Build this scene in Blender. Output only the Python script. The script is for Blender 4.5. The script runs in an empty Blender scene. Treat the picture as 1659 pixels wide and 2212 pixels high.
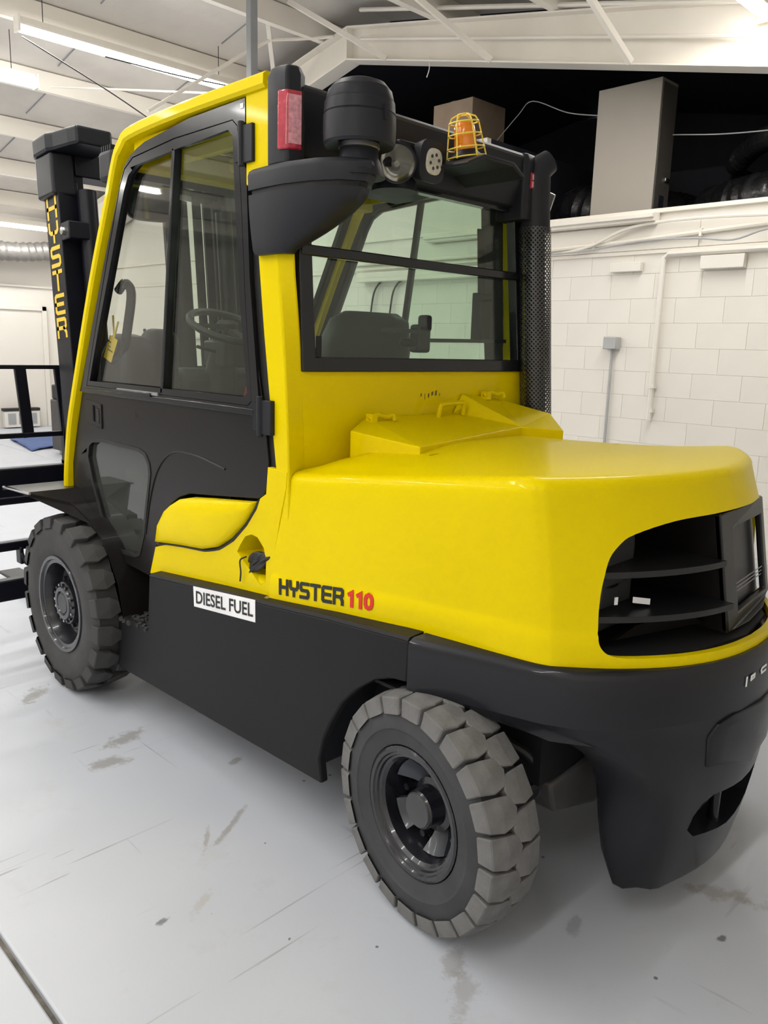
import bpy, bmesh, math, random
from mathutils import Vector, Matrix, geometry
random.seed(7)
S = bpy.context.scene
COL = S.collection
R = math.radians

# ------------------------------------------------------------------ camera
F_PX = 1728.78
yaw, pitch, roll = R(44.8645), R(11.611), R(-1.6506)
fw = Vector((math.sin(yaw)*math.cos(pitch), math.cos(yaw)*math.cos(pitch), -math.sin(pitch)))
rt = Vector((math.cos(yaw), -math.sin(yaw), 0))
dn = fw.cross(rt)
if dn.z > 0: dn = -dn
r2 = rt*math.cos(roll) + dn*math.sin(roll)
d2 = -rt*math.sin(roll) + dn*math.cos(roll)
cd = bpy.data.cameras.new('camera'); cam = bpy.data.objects.new('camera', cd); COL.objects.link(cam)
m = Matrix((r2, -d2, -fw)).transposed().to_4x4(); m.translation = Vector((-2.1801, -1.2246, 1.57))
cam.matrix_world = m
cd.sensor_fit = 'VERTICAL'; cd.sensor_height = 24.0; cd.lens = F_PX*24.0/2212.0
cd.clip_start = .05; cd.clip_end = 100
S.camera = cam
# ------------------------------------------------------------------ world, exposure
W = bpy.data.worlds.new('world'); S.world = W; W.use_nodes = True
W.node_tree.nodes['Background'].inputs[0].default_value = (.8, .85, 1, 1)
W.node_tree.nodes['Background'].inputs[1].default_value = .3
S.view_settings.view_transform = 'Standard'; S.view_settings.look = 'None'
S.view_settings.gamma = 1; S.view_settings.use_curve_mapping = False
S.view_settings.exposure = 0.17
LAMP_W = 34.5            # watts of every strip light
LAMP_COL = (1.0, .985, .95)
S.cycles.use_denoising = True
S.cycles.max_bounces = 10; S.cycles.transparent_max_bounces = 16; S.cycles.sample_clamp_indirect = 4

# ------------------------------------------------------------------ materials
MATS = {}
def mat(name, col, rough=.5, metal=0., var=.06, vscale=6., bump=0., bscale=60., coat=0., spec=.5, rvar=.08):
    if name in MATS: return MATS[name]
    M = bpy.data.materials.new(name); M.use_nodes = True; MATS[name] = M
    nt = M.node_tree; b = nt.nodes['Principled BSDF']; L = nt.links.new
    tc = nt.nodes.new('ShaderNodeTexCoord')
    n = nt.nodes.new('ShaderNodeTexNoise'); n.inputs['Scale'].default_value = vscale; n.inputs['Detail'].default_value = 5
    L(tc.outputs['Object'], n.inputs['Vector'])
    rp = nt.nodes.new('ShaderNodeValToRGB')
    rp.color_ramp.elements[0].position = .3; rp.color_ramp.elements[1].position = .7
    rp.color_ramp.elements[0].color = tuple(max(0, c*(1-var)) for c in col)+(1,)
    rp.color_ramp.elements[1].color = tuple(min(1, c*(1+var)) for c in col)+(1,)
    L(n.outputs['Fac'], rp.inputs['Fac']); L(rp.outputs['Color'], b.inputs['Base Color'])
    mr = nt.nodes.new('ShaderNodeMapRange'); mr.inputs['To Min'].default_value = max(.02, rough-rvar); mr.inputs['To Max'].default_value = min(1, rough+rvar)
    L(n.outputs['Fac'], mr.inputs['Value']); L(mr.outputs['Result'], b.inputs['Roughness'])
    b.inputs['Metallic'].default_value = metal; b.inputs['Coat Weight'].default_value = coat
    b.inputs['Coat Roughness'].default_value = .06; b.inputs['Specular IOR Level'].default_value = spec
    if bump:
        n2 = nt.nodes.new('ShaderNodeTexNoise'); n2.inputs['Scale'].default_value = bscale; n2.inputs['Detail'].default_value = 3
        L(tc.outputs['Object'], n2.inputs['Vector'])
        bp = nt.nodes.new('ShaderNodeBump'); bp.inputs['Strength'].default_value = bump; bp.inputs['Distance'].default_value = .01
        L(n2.outputs['Fac'], bp.inputs['Height']); L(bp.outputs['Normal'], b.inputs['Normal'])
    return M
def glass(name, tint, gloss=1.0, haze=None):
    M = bpy.data.materials.new(name); M.use_nodes = True; MATS[name] = M
    nt = M.node_tree; nt.nodes.clear(); L = nt.links.new
    o = nt.nodes.new('ShaderNodeOutputMaterial'); mx = nt.nodes.new('ShaderNodeMixShader')
    t = nt.nodes.new('ShaderNodeBsdfTransparent'); g = nt.nodes.new('ShaderNodeBsdfGlossy'); fr = nt.nodes.new('ShaderNodeFresnel')
    tc = nt.nodes.new('ShaderNodeTexCoord'); n = nt.nodes.new('ShaderNodeTexNoise'); n.inputs['Scale'].default_value = 3
    rp = nt.nodes.new('ShaderNodeValToRGB'); L(tc.outputs['Object'], n.inputs['Vector']); L(n.outputs['Fac'], rp.inputs['Fac'])
    rp.color_ramp.elements[0].color = tuple(c*.97 for c in tint)+(1,); rp.color_ramp.elements[1].color = tint+(1,)
    L(rp.outputs['Color'], t.inputs['Color'])
    g.inputs['Roughness'].default_value = .02; g.inputs['Color'].default_value = (gloss,)*3+(1,)
    ge = nt.nodes.new('ShaderNodeNewGeometry'); mi = nt.nodes.new('ShaderNodeMapRange')   # same reflectance on both faces of the thin pane
    mi.inputs['To Min'].default_value = 1.5; mi.inputs['To Max'].default_value = 1/1.5
    L(ge.outputs['Backfacing'], mi.inputs['Value']); L(mi.outputs['Result'], fr.inputs['IOR'])
    body = t.outputs[0]
    if haze:
        df = nt.nodes.new('ShaderNodeBsdfDiffuse'); df.inputs['Color'].default_value = haze+(1,); md = nt.nodes.new('ShaderNodeMixShader'); md.inputs[0].default_value = .5
        L(t.outputs[0], md.inputs[1]); L(df.outputs[0], md.inputs[2]); body = md.outputs[0]
    L(fr.outputs[0], mx.inputs[0]); L(body, mx.inputs[1]); L(g.outputs[0], mx.inputs[2]); L(mx.outputs[0], o.inputs[0])
    return M
def emis(name, col, st):
    M = bpy.data.materials.new(name); M.use_nodes = True; MATS[name] = M
    b = M.node_tree.nodes['Principled BSDF']; b.inputs['Base Color'].default_value = (.9, .9, .9, 1)
    b.inputs['Emission Color'].default_value = col+(1,); b.inputs['Emission Strength'].default_value = st
    return M
YEL = mat('yellow_paint', (.77, .60, .0), .36, var=.02, vscale=3, coat=.13, rvar=.05, spec=.04)
YELW = mat('yellow_wire', (.90, .68, .08), .4)
SKIRT = mat('frame_black', (.015, .015, .016), .48, var=.12, vscale=2, rvar=.06, bump=.02, bscale=150, spec=.14)
CWB = mat('counterweight_black', (.009, .0095, .013), .34, var=.1, vscale=3, rvar=.07, coat=.25, spec=.25)
DOORB = mat('door_black', (.010, .0085, .008), .30, var=.2, vscale=2.5, rvar=.08, coat=.08, spec=.22)
FRAMEB = mat('gloss_black_frame', (.009, .010, .013), .17, var=.1, rvar=.04, coat=.3, spec=.3)
PLAST = mat('black_plastic', (.014, .015, .020), .46, var=.08, bump=.03, bscale=300, spec=.25)
DARK = mat('dark_cavity', (.006, .006, .007), .7, var=.2)
NAVY = mat('mast_black', (.004, .0045, .009), .38, var=.2, spec=.3)
RUB = mat('tyre_rubber', (.038, .038, .042), .78, var=.25, vscale=9, bump=.12, bscale=40)
TREAD = mat('tread_rubber', (.13, .128, .126), .85, var=.3, vscale=11, bump=.25, bscale=55)
RUBF = mat('front_tyre_rubber', (.040, .039, .039), .75, var=.25, vscale=9, bump=.1, bscale=40)
RIM = mat('rim_black', (.010, .010, .014), .28, var=.3, coat=.4)
RIMW = mat('rim_worn', (.045, .05, .062), .35, var=.6, vscale=7, coat=.2)
HUBG = mat('hub_grey', (.05, .052, .055), .5, var=.2)
STEEL = mat('steel', (.55, .55, .56), .3, 1.0)
ALU = mat('aluminium_strip', (.45, .45, .46), .35, .8)
WHT = mat('white_print', (.86, .86, .87), .5)
INK = mat('black_print', (.012, .012, .012), .5)
REDP = mat('red_print', (.62, .025, .01), .5)
REDL = mat('red_lens', (.42, .02, .045), .25, coat=.5, var=.25, vscale=60)
REDPAT = mat('red_lens_pattern', (.62, .28, .32), .35, var=.3, vscale=80)
REDEXT = mat('red_enamel', (.45, .02, .025), .35)
AMB = mat('amber_lens', (.85, .26, .01), .2, coat=.5)
LENS = mat('lamp_lens', (.42, .41, .38), .15, coat=.8, var=.2, vscale=30)
LEDM = mat('led_lens', (.55, .52, .46), .3, coat=.5, var=.15, vscale=70)
REFL = mat('lamp_reflector', (.75, .75, .74), .12, 1.0)
VINYL = mat('seat_vinyl', (.028, .028, .030), .55, bump=.08, bscale=120)
DASHM = mat('dash_plastic', (.035, .036, .036), .5)
MIRR = mat('mirror_glass', (.75, .78, .78), .04, 1.0, rvar=.01)
FABR = mat('black_bag', (.014, .013, .013), .55, bump=.5, bscale=25)
TAGY = mat('tag_yellow', (.75, .55, .02), .5)
GRIT = mat('grit_tread', (.035, .034, .033), .9, bump=.8, bscale=60)
G_REAR = glass('rear_glass', (.83, .915, .85))
G_DOOR = glass('door_glass', (.93, .94, .92))
G_DOORT = glass('door_glass_tinted', (.84, .90, .84))
G_LOW = glass('lower_door_glass', (.44, .46, .42), 1.0, (.075, .078, .072))  # grey diffuse mixed in stands for reflection haze on the lower pane
PAINTW = mat('wall_white', (.85, .81, .74), .65, var=.03, vscale=1.2, bump=.05, bscale=90)
FARW = mat('far_wall_white', (.68, .65, .60), .65, var=.03, vscale=.7)
BEAMW = mat('steel_white', (.88, .83, .745), .5, var=.05, vscale=1.5)
ROOFW = mat('roof_insulation', (.70, .66, .61), .6, var=.12, vscale=1.3, bump=.25, bscale=14)
BLACKW = mat('black_wall', (.020, .020, .030), .8, var=.2)
CABM = mat('cabinet_metal', (.34, .31, .27), .38, .25, var=.06, vscale=1.5)
CARD = mat('cardboard', (.40, .30, .22), .8, var=.08)
FOIL = mat('black_foil', (.012, .012, .013), .28, var=.3, bump=.7, bscale=18)
SILV = mat('silver_foil', (.10, .10, .105), .22, .7, bump=.8, bscale=20)
GREYP = mat('grey_paint', (.30, .31, .32), .5)
GREYC = mat('conduit_grey', (.45, .45, .45), .45)
WIRE = mat('cable_black', (.02, .02, .02), .6)
BLUE = mat('blue_tarp', (.055, .10, .26), .7, var=.15, bump=.3, bscale=12)
TUBE = emis('tube_lit', (1.0, .985, .95), 21.0)

# ------------------------------------------------------------------ mesh tools
class MB:
    def __init__(s): s.v = []; s.f = []
    def add(s, vs, fs):
        o = len(s.v); s.v += [tuple(p) for p in vs]; s.f += [tuple(i+o for i in f) for f in fs]; return s
    def box(s, x0, x1, y0, y1, z0, z1):
        vs = [(x, y, z) for z in (z0, z1) for y in (y0, y1) for x in (x0, x1)]
        return s.add(vs, [(0, 2, 3, 1), (4, 5, 7, 6), (0, 1, 5, 4), (2, 6, 7, 3), (0, 4, 6, 2), (1, 3, 7, 5)])
    def obox(s, c, ax, ay, az):
        c = Vector(c); ax = Vector(ax); ay = Vector(ay); az = Vector(az)
        vs = [c+ax*i+ay*j+az*k for k in (-1, 1) for j in (-1, 1) for i in (-1, 1)]
        return s.add(vs, [(0, 2, 3, 1), (4, 5, 7, 6), (0, 1, 5, 4), (2, 6, 7, 3), (0, 4, 6, 2), (1, 3, 7, 5)])
    def bar(s, a, b, w, h, up=(0, 0, 1)):
        a = Vector(a); b = Vector(b); d = (b-a); l = d.length; d.normalize(); up = Vector(up)
        sd = d.cross(up).normalized(); u = sd.cross(d).normalized()
        return s.obox((a+b)/2, d*l/2, sd*w/2, u*h/2)
    def loft(s, rings, closed=True, cap0=True, cap1=True):
        n = len(rings[0]); o = len(s.v)
        for r in rings: s.v += [tuple(p) for p in r]
        for i in range(len(rings)-1):
            for k in range(n if closed else n-1):
                k2 = (k+1) % n
                s.f.append((o+i*n+k, o+i*n+k2, o+(i+1)*n+k2, o+(i+1)*n+k))
        if cap0: s.f.append(tuple(o+k for k in range(n))[::-1])
        if cap1: s.f.append(tuple(o+(len(rings)-1)*n+k for k in range(n)))
        return s
    def tube(s, path, r, n=10, closed=False, flat=None):
        P = [Vector(p) for p in path]; N = len(P); rings = []; up = None
        for i in range(N):
            if closed: t = (P[(i+1) % N]-P[i-1])
            else: t = (P[min(i+1, N-1)]-P[max(i-1, 0)])
            t.normalize()
            if up is None: up = t.orthogonal().normalized()
            up = (up-t*up.dot(t)).normalized(); sd = t.cross(up)
            rr = r[i] if isinstance(r, (list, tuple)) else r
            rings.append([P[i]+(up*math.cos(2*math.pi*k/n)+sd*math.sin(2*math.pi*k/n))*rr for k in range(n)])
        if closed: rings.append(rings[0]); return s.loft(rings, True, False, False)
        return s.loft(rings)
    def sweep(s, path, prof, up=(1, 0, 0)):
        # prof: list of (a, b): a along up-axis, b along in-plane normal
        P = [Vector(p) for p in path]; N = len(P); rings = []; U = Vector(up)
        for i in range(N):
            t = (P[min(i+1, N-1)]-P[max(i-1, 0)]).normalized(); nrm = t.cross(U).normalized()
            rings.append([P[i]+U*a+nrm*b for a, b in prof])
        return s.loft(rings)
    def lathe(s, prof, c, axis='z', n=32, cap0=False, cap1=False):
        c = Vector(c); rings = []
        for r, t in prof:
            ring = []
            for k in range(n):
                a = 2*math.pi*k/n; u, w = r*math.cos(a), r*math.sin(a)
                ring.append(c+(Vector((u, w, t)) if axis == 'z' else Vector((t, u, w)) if axis == 'x' else Vector((w, t, u))))
            rings.append(ring)
        return s.loft(rings, True, cap0, cap1)
    def plate(s, outer, holes, fmap, t0, t1):
        loops = [outer]+list(holes)
        tris = geometry.tessellate_polygon([[Vector((p[0], p[1], 0)) for p in l] for l in loops])
        flat = [p for l in loops for p in l]; n = len(flat); o = len(s.v)
        s.v += [tuple(fmap(p[0], p[1], t0)) for p in flat]+[tuple(fmap(p[0], p[1], t1)) for p in flat]
        for t in tris: s.f.append((o+t[0], o+t[1], o+t[2])); s.f.append((o+n+t[2], o+n+t[1], o+n+t[0]))
        i = 0
        for l in loops:
            for k in range(len(l)):
                a = o+i+k; b = o+i+(k+1) % len(l); s.f.append((a, b, b+n, a+n))
            i += len(l)
        return s
    def mirror(s):
        k = MB(); k.v = [(-x, y, z) for x, y, z in s.v]; k.f = [f[::-1] for f in s.f]; return k
def mesh(name, mb):
    me = bpy.data.meshes.new(name); me.from_pydata(mb.v, [], mb.f); me.validate()
    bm = bmesh.new(); bm.from_mesh(me)
    bmesh.ops.recalc_face_normals(bm, faces=bm.faces); bm.to_mesh(me); bm.free()
    return me
def shade(me, ang):
    if ang:
        me.polygons.foreach_set('use_smooth', [True]*len(me.polygons)); me.set_sharp_from_angle(angle=R(ang))
def obj(name, mb, material, parent=None, smooth=35, bevel=0, seg=2, label=None):
    me = mb if isinstance(mb, bpy.types.Mesh) else mesh(name, mb)
    me.materials.clear(); me.materials.append(material); shade(me, smooth)
    o = bpy.data.objects.new(name, me); COL.objects.link(o)
    if parent: o.parent = parent
    if bevel:
        b = o.modifiers.new('bevel', 'BEVEL'); b.width = bevel; b.segments = seg; b.limit_method = 'ANGLE'; b.angle_limit = R(40)
        b.harden_normals = False
    if label: o['label'] = label
    return o
def tag(o, label, cat, group=None, kind=None):
    o['label'] = label; o['category'] = cat
    if group: o['group'] = group
    if kind: o['kind'] = kind
    return o
def struct(o, label):
    o['kind'] = 'structure'; o['label'] = label; return o
def empty(name, loc=(0, 0, 0)):
    o = bpy.data.objects.new(name, None); COL.objects.link(o); o.location = loc; o.empty_display_size = .2; return o
def boolean(o, cutters):
    cs = []
    for c in cutters:
        me = mesh('cut', c); q = bpy.data.objects.new('cut', me); COL.objects.link(q); cs.append(q)
        b = o.modifiers.new('bool', 'BOOLEAN'); b.operation = 'DIFFERENCE'; b.solver = 'EXACT'; b.object = q
    bpy.context.view_layer.update()
    dg = bpy.context.evaluated_depsgraph_get()
    me = bpy.data.meshes.new_from_object(o.evaluated_get(dg)); o.modifiers.clear()
    old = o.data; o.data = me; bpy.data.meshes.remove(old)
    for q in cs: bpy.data.objects.remove(q)
def catmull(P, n=5):
    P = [Vector(p) for p in P]; P = [2*P[0]-P[1]]+P+[2*P[-1]-P[-2]]; out = []
    for i in range(1, len(P)-2):
        for k in range(n):
            t = k/n; a, b, c, d = P[i-1:i+3]
            out.append(.5*((2*b)+(c-a)*t+(2*a-5*b+4*c-d)*t*t+(3*b-a-3*c+d)*t**3))
    return out+[P[-2]]
def ribbon(mb, pts, t, fmap, lift=.0015):
    # flat stroke of width t along 2-D pts, mapped by fmap(u, v, w)
    P = [Vector(p) for p in pts]; N = len(P); L = []; Q = []
    if N > 1:
        P[0] = P[0]-(P[1]-P[0]).normalized()*t/2; P[-1] = P[-1]+(P[-1]-P[-2]).normalized()*t/2
    for i in range(N):
        a = (P[i]-P[i-1]).normalized() if i else None; b = (P[i+1]-P[i]).normalized() if i < N-1 else None
        d = (a+b).normalized() if a and b else (a or b)
        nrm = Vector((-d.y, d.x)); k = 1/max(.5, nrm.dot(Vector((-(b or a).y, (b or a).x))))
        L.append(P[i]+nrm*t/2*k); Q.append(P[i]-nrm*t/2*k)
    for i in range(N-1):
        q = [L[i], Q[i], Q[i+1], L[i+1]]
        mb.add([fmap(p.x, p.y, 0) for p in q]+[fmap(p.x, p.y, lift) for p in q], [(0, 1, 2, 3), (7, 6, 5, 4), (0, 4, 5, 1), (1, 5, 6, 2), (2, 6, 7, 3), (3, 7, 4, 0)])
GLY = {'H': [[(0, 0), (0, 1)], [(1, 0), (1, 1)], [(0, .5), (1, .5)]],
       'Y': [[(0, 1), (0, .62), (.15, .48), (.85, .48), (1, .62), (1, 1)], [(.5, .48), (.5, 0)]],
       'S': [[(1, 1), (.12, 1), (0, .9), (0, .62), (.12, .5), (.88, .5), (1, .4), (1, .1), (.88, 0), (0, 0)]],
       'T': [[(0, 1), (1, 1)], [(.5, 1), (.5, 0)]],
       'E': [[(1, 1), (.12, 1), (0, .9), (0, .1), (.12, 0), (1, 0)], [(0, .5), (.9, .5)]],
       'R': [[(0, 0), (0, 1), (.88, 1), (1, .9), (1, .6), (.88, .48), (0, .48)], [(.75, .48), (1, .2), (1, 0)]],
       '1': [[(.2, .86), (.62, 1), (.62, 0)]],
       '0': [[(.5, 1), (.15, .92), (0, .7), (0, .3), (.15, .08), (.5, 0), (.85, .08), (1, .3), (1, .7), (.85, .92), (.5, 1)]]}
def letters(word, x0, adv, lw, lh, t, fmap, mb=None):
    mb = mb or MB(); x = x0
    for ch in word:
        for st in GLY[ch]: ribbon(mb, [(x+p[0]*lw, p[1]*lh) for p in st], t, fmap)
        x += adv
    return mb
def text_mesh(body, size, fmap, bold=0.0, spacing=1.0):
    cu = bpy.data.curves.new('t', 'FONT'); cu.body = body; cu.size = size; cu.resolution_u = 3; cu.offset = bold; cu.space_character = spacing
    o = bpy.data.objects.new('t', cu); COL.objects.link(o); bpy.context.view_layer.update()
    me = bpy.data.meshes.new_from_object(o.evaluated_get(bpy.context.evaluated_depsgraph_get()))
    bpy.data.objects.remove(o)
    mb = MB(); mb.v = [tuple(fmap(v.co.x, v.co.y, .0012)) for v in me.vertices]; mb.f = [tuple(p.vertices) for p in me.polygons]
    return mb
def copy_part(o, parent, mx=None):
    c = o.copy(); COL.objects.link(c); c.parent = parent
    if mx is not None: c.matrix_local = mx
    return c

# ================================================================== THE PLACE
XL, XR, Y0, Y1, RIDGE = -9.0, 4.2, -2.3, 13.47, 5.7
def roof_z(y): return 5.02-.19*abs(y-RIDGE)
# ---- floor: painted concrete slabs with sawn joints
def floor_mat():
    M = bpy.data.materials.new('painted_concrete'); M.use_nodes = True; nt = M.node_tree; L = nt.links.new
    b = nt.nodes['Principled BSDF']; tc = nt.nodes.new('ShaderNodeNewGeometry'); pos = tc.outputs['Position']
    def noise(sc, det=6, ro=.6, vec=None, dist=0):
        n = nt.nodes.new('ShaderNodeTexNoise'); n.inputs['Scale'].default_value = sc; n.inputs['Detail'].default_value = det; n.inputs['Roughness'].default_value = ro; n.inputs['Distortion'].default_value = dist
        L(vec or pos, n.inputs['Vector']); return n.outputs['Fac']
    def ramp(fac, p0, p1, c0=0., c1=1.):
        r = nt.nodes.new('ShaderNodeMapRange'); r.inputs['From Min'].default_value = p0; r.inputs['From Max'].default_value = p1
        r.inputs['To Min'].default_value = c0; r.inputs['To Max'].default_value = c1; L(fac, r.inputs['Value']); return r.outputs['Result']
    def math_(op, a, bb):
        q = nt.nodes.new('ShaderNodeMath'); q.operation = op
        for i, x in enumerate((a, bb)):
            if isinstance(x, (int, float)): q.inputs[i].default_value = x
            else: L(x, q.inputs[i])
        return q.outputs[0]
    def mix(fac, c1, c2):
        q = nt.nodes.new('ShaderNodeMix'); q.data_type = 'RGBA'
        if isinstance(fac, float): q.inputs[0].default_value = fac
        else: L(fac, q.inputs[0])
        for i, c in ((6, c1), (7, c2)):
            if isinstance(c, tuple): q.inputs[i].default_value = c+(1,)
            else: L(c, q.inputs[i])
        return q.outputs[2]
    base = mix(ramp(noise(.55, 3), .35, .65), (.475, .505, .565), (.53, .552, .60))
    base = mix(ramp(noise(4.5, 8, .7), .56, .72, 0, .35), base, (.43, .42, .40))
    # long thin scuffs, stretched along x and along y
    for sc, rot, thr in (((1.2, 38, 1), .35, .69), ((30, 1.4, 1), -.25, .70), ((2.2, 60, 1), 1.1, .715)):
        mp = nt.nodes.new('ShaderNodeMapping'); mp.inputs['Scale'].default_value = sc; mp.inputs['Rotation'].default_value = (0, 0, rot); L(pos, mp.inputs['Vector'])
        s = ramp(noise(1.0, 2, .4, mp.outputs[0], .6), thr, thr+.03)
        s = math_('MULTIPLY', s, ramp(noise(1.7, 3), .50, .62))
        base = mix(math_('MULTIPLY', s, .55), base, (.22, .21, .20))
    # specks
    v = nt.nodes.new('ShaderNodeTexVoronoi'); v.inputs['Scale'].default_value = 9; L(pos, v.inputs['Vector'])
    sp = math_('MULTIPLY', math_('LESS_THAN', v.outputs['Distance'], .055), math_('GREATER_THAN', noise(3.1, 2), .53))
    base = mix(math_('MULTIPLY', sp, .8), base, (.10, .10, .10))
    # worn-through patches where the paint is gone: (x, y, radius x, radius y, angle, strength, colour)
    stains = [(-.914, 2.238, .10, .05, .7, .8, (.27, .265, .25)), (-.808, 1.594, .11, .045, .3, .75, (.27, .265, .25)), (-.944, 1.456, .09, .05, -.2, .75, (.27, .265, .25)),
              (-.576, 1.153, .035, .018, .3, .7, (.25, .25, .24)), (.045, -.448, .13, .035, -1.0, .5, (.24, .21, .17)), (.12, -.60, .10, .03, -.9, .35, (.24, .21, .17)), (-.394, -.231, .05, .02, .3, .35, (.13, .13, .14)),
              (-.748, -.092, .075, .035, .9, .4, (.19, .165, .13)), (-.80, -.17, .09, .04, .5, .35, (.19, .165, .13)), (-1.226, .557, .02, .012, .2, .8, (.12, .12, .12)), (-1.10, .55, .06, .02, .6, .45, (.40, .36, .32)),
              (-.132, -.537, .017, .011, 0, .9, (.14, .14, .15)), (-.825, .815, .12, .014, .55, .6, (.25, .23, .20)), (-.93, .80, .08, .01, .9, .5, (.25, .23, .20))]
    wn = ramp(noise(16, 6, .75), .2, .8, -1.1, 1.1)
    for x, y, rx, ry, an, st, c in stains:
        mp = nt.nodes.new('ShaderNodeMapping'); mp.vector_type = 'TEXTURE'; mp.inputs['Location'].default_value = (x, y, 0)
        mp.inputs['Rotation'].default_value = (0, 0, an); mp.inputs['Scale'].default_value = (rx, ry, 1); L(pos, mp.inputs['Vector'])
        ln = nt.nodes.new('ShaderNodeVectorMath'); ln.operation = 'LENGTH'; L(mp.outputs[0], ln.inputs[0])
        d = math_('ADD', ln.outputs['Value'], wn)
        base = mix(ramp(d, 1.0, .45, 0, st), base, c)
    L(base, b.inputs['Base Color'])
    L(ramp(noise(2.2, 4), .3, .7, .32, .50), b.inputs['Roughness'])
    bp = nt.nodes.new('ShaderNodeBump'); bp.inputs['Strength'].default_value = .18; bp.inputs['Distance'].default_value = .01
    L(math_('ADD', noise(1.4, 5), math_('MULTIPLY', noise(22, 4), .18)), bp.inputs['Height']); L(bp.outputs['Normal'], b.inputs['Normal'])
    return M
FLOOR = floor_mat()
JOINT = mat('joint_dirt', (.16, .145, .12), .9, var=.5, vscale=14, bump=.5)
fl = obj('floor', MB().box(XL-.2, 9.2, Y0-.2, Y1+.2, -.14, -.02), JOINT); struct(fl, 'light grey painted concrete floor with sawn joints')
xs = [-9.0, -5.25, -1.573, 2.1, 5.8, 9.2]; ys = [-2.3, 1.9+3.3, 9.3, 13.47]
for i in range(len(xs)-1):
    for j in range(len(ys)-1):
        obj('floor_slab', MB().box(xs[i]+.008, xs[i+1]-.008, ys[j]+.004, ys[j+1]-.004, -.06, 0), FLOOR, fl, bevel=.006)
# ---- walls
wr = obj('wall_right', MB().box(XR+.001, XR+.16, Y0, Y1, 0, 2.70), PAINTW); struct(wr, 'white painted concrete block partition wall behind the forklift')
blk = mesh('block', MB().box(-.004, .05, -.1992, .1992, -.0992, .0992)); nb = 0; rest = MB()
BJ = mat('block_paint', (.85, .81, .74), .62, var=.03, vscale=1.5, bump=.06, bscale=90)
for r_ in range(13):
    for k in range(40):
        y = Y0+.2+.4*k+(.2 if r_ % 2 else 0); z = .1+.2*r_+.03
        if y > Y1-.2: continue
        if -.1 < y < 8.8 and nb < 298:
            o = bpy.data.objects.new('block', blk); COL.objects.link(o); o.parent = wr; o.location = (XR, y, z); nb += 1
        else: rest.box(XR-.004, XR+.05, y-.1992, y+.1992, z-.0992, z+.0992)
blk.materials.append(BJ)
for b_ in wr.children:
    md = b_.modifiers.new('bevel', 'BEVEL'); md.width = .0016; md.segments = 1
o = obj('block_remainder', rest, BJ, wr); o['kind'] = 'stuff'
wu = obj('wall_right_upper', MB().box(XR, XR+.06, 3.94, Y1, 2.735, 3.55), PAINTW); struct(wu, 'taller white wall section above the block wall behind the cab')
mz2 = obj('upper_deck', MB().box(XR+.06, 9.0, 3.94, Y1, 2.62, 3.55), BLACKW); struct(mz2, 'black plant room box behind the taller white wall section')
wf = obj('wall_front', MB().box(XL, 9.0, Y1, Y1+.15, 0, 3.62), FARW); struct(wf, 'white far wall with a door behind the mast')
wb = obj('wall_back', MB().box(XL, 9.0, Y0-.15, Y0, 0, 3.6), FARW); struct(wb, 'white wall behind the camera')
wl = obj('wall_left', MB().box(XL-.15, XL, Y0, Y1, 0, 5.0), FARW); struct(wl, 'white wall on the open left side of the hall')
we = obj('wall_end', MB().box(9.0, 9.15, Y0, Y1, 0, 5.0), BLACKW); struct(we, 'black end wall above the partition')
mz = obj('mezzanine_deck', MB().box(XR+.16, 9.0, Y0, Y1, 2.50, 2.62), BLACKW); struct(mz, 'dark deck on top of the partition rooms')
cl = obj('ceiling', MB().loft([[(x, Y0, roof_z(Y0)+.06), (x, RIDGE, roof_z(RIDGE)+.06), (x, Y1, roof_z(Y1)+.06), (x, Y1, roof_z(Y1)+.16), (x, RIDGE, roof_z(RIDGE)+.16), (x, Y0, roof_z(Y0)+.16)] for x in (XL, XR+.4)]), ROOFW, smooth=0)
struct(cl, 'pitched roof with vinyl faced insulation above the hall')
c2 = obj('ceiling', MB().loft([[(x, Y0, roof_z(Y0)+.06), (x, RIDGE, roof_z(RIDGE)+.06), (x, Y1, roof_z(Y1)+.06), (x, Y1, roof_z(Y1)+.16), (x, RIDGE, roof_z(RIDGE)+.16), (x, Y0, roof_z(Y0)+.16)] for x in (XR+.4, 9.15)]), BLACKW, smooth=0)
struct(c2, 'black painted roof over the deck behind the rafter')
# insulation seams and sagging folds on the roof
seam = mesh('insulation_seam', MB().box(-.004, .004, -.45, .45, -.004, .012))
for k, y in enumerate((6.6, 7.95, 9.25, 10.55, 11.85)):
    for x in (.2, 1.9, 3.3):
        o = obj('insulation_seam', seam, GREYP, cl); o.location = (x+.13*k, y, roof_z(y)+.05); o.rotation_euler = (math.atan(-.19), 0, 0)
# purlins: Z sections running along x
def zee(y, z):
    s = 1 if y > RIDGE else -1
    return [[(x, y+dy, z+dz) for dy, dz in ((-.035, 0), (.04, 0), (.04, .012), (-.023, .012), (-.023, .20), (.06, .20), (.06, .212), (-.035, .212))] for x in (XL, XR+.38)]
tn = 0
for y in (-1.0, .4, 1.75, 3.1, 4.45, 6.1, 7.35, 8.6, 9.9, 11.2, 12.4):
    tn += 1
    o = obj('trim_%d' % tn, MB().loft(zee(y, roof_z(y)-.16)), BEAMW, smooth=0); struct(o, 'white steel roof purlin, number %d counted from the camera side' % tn)
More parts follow.
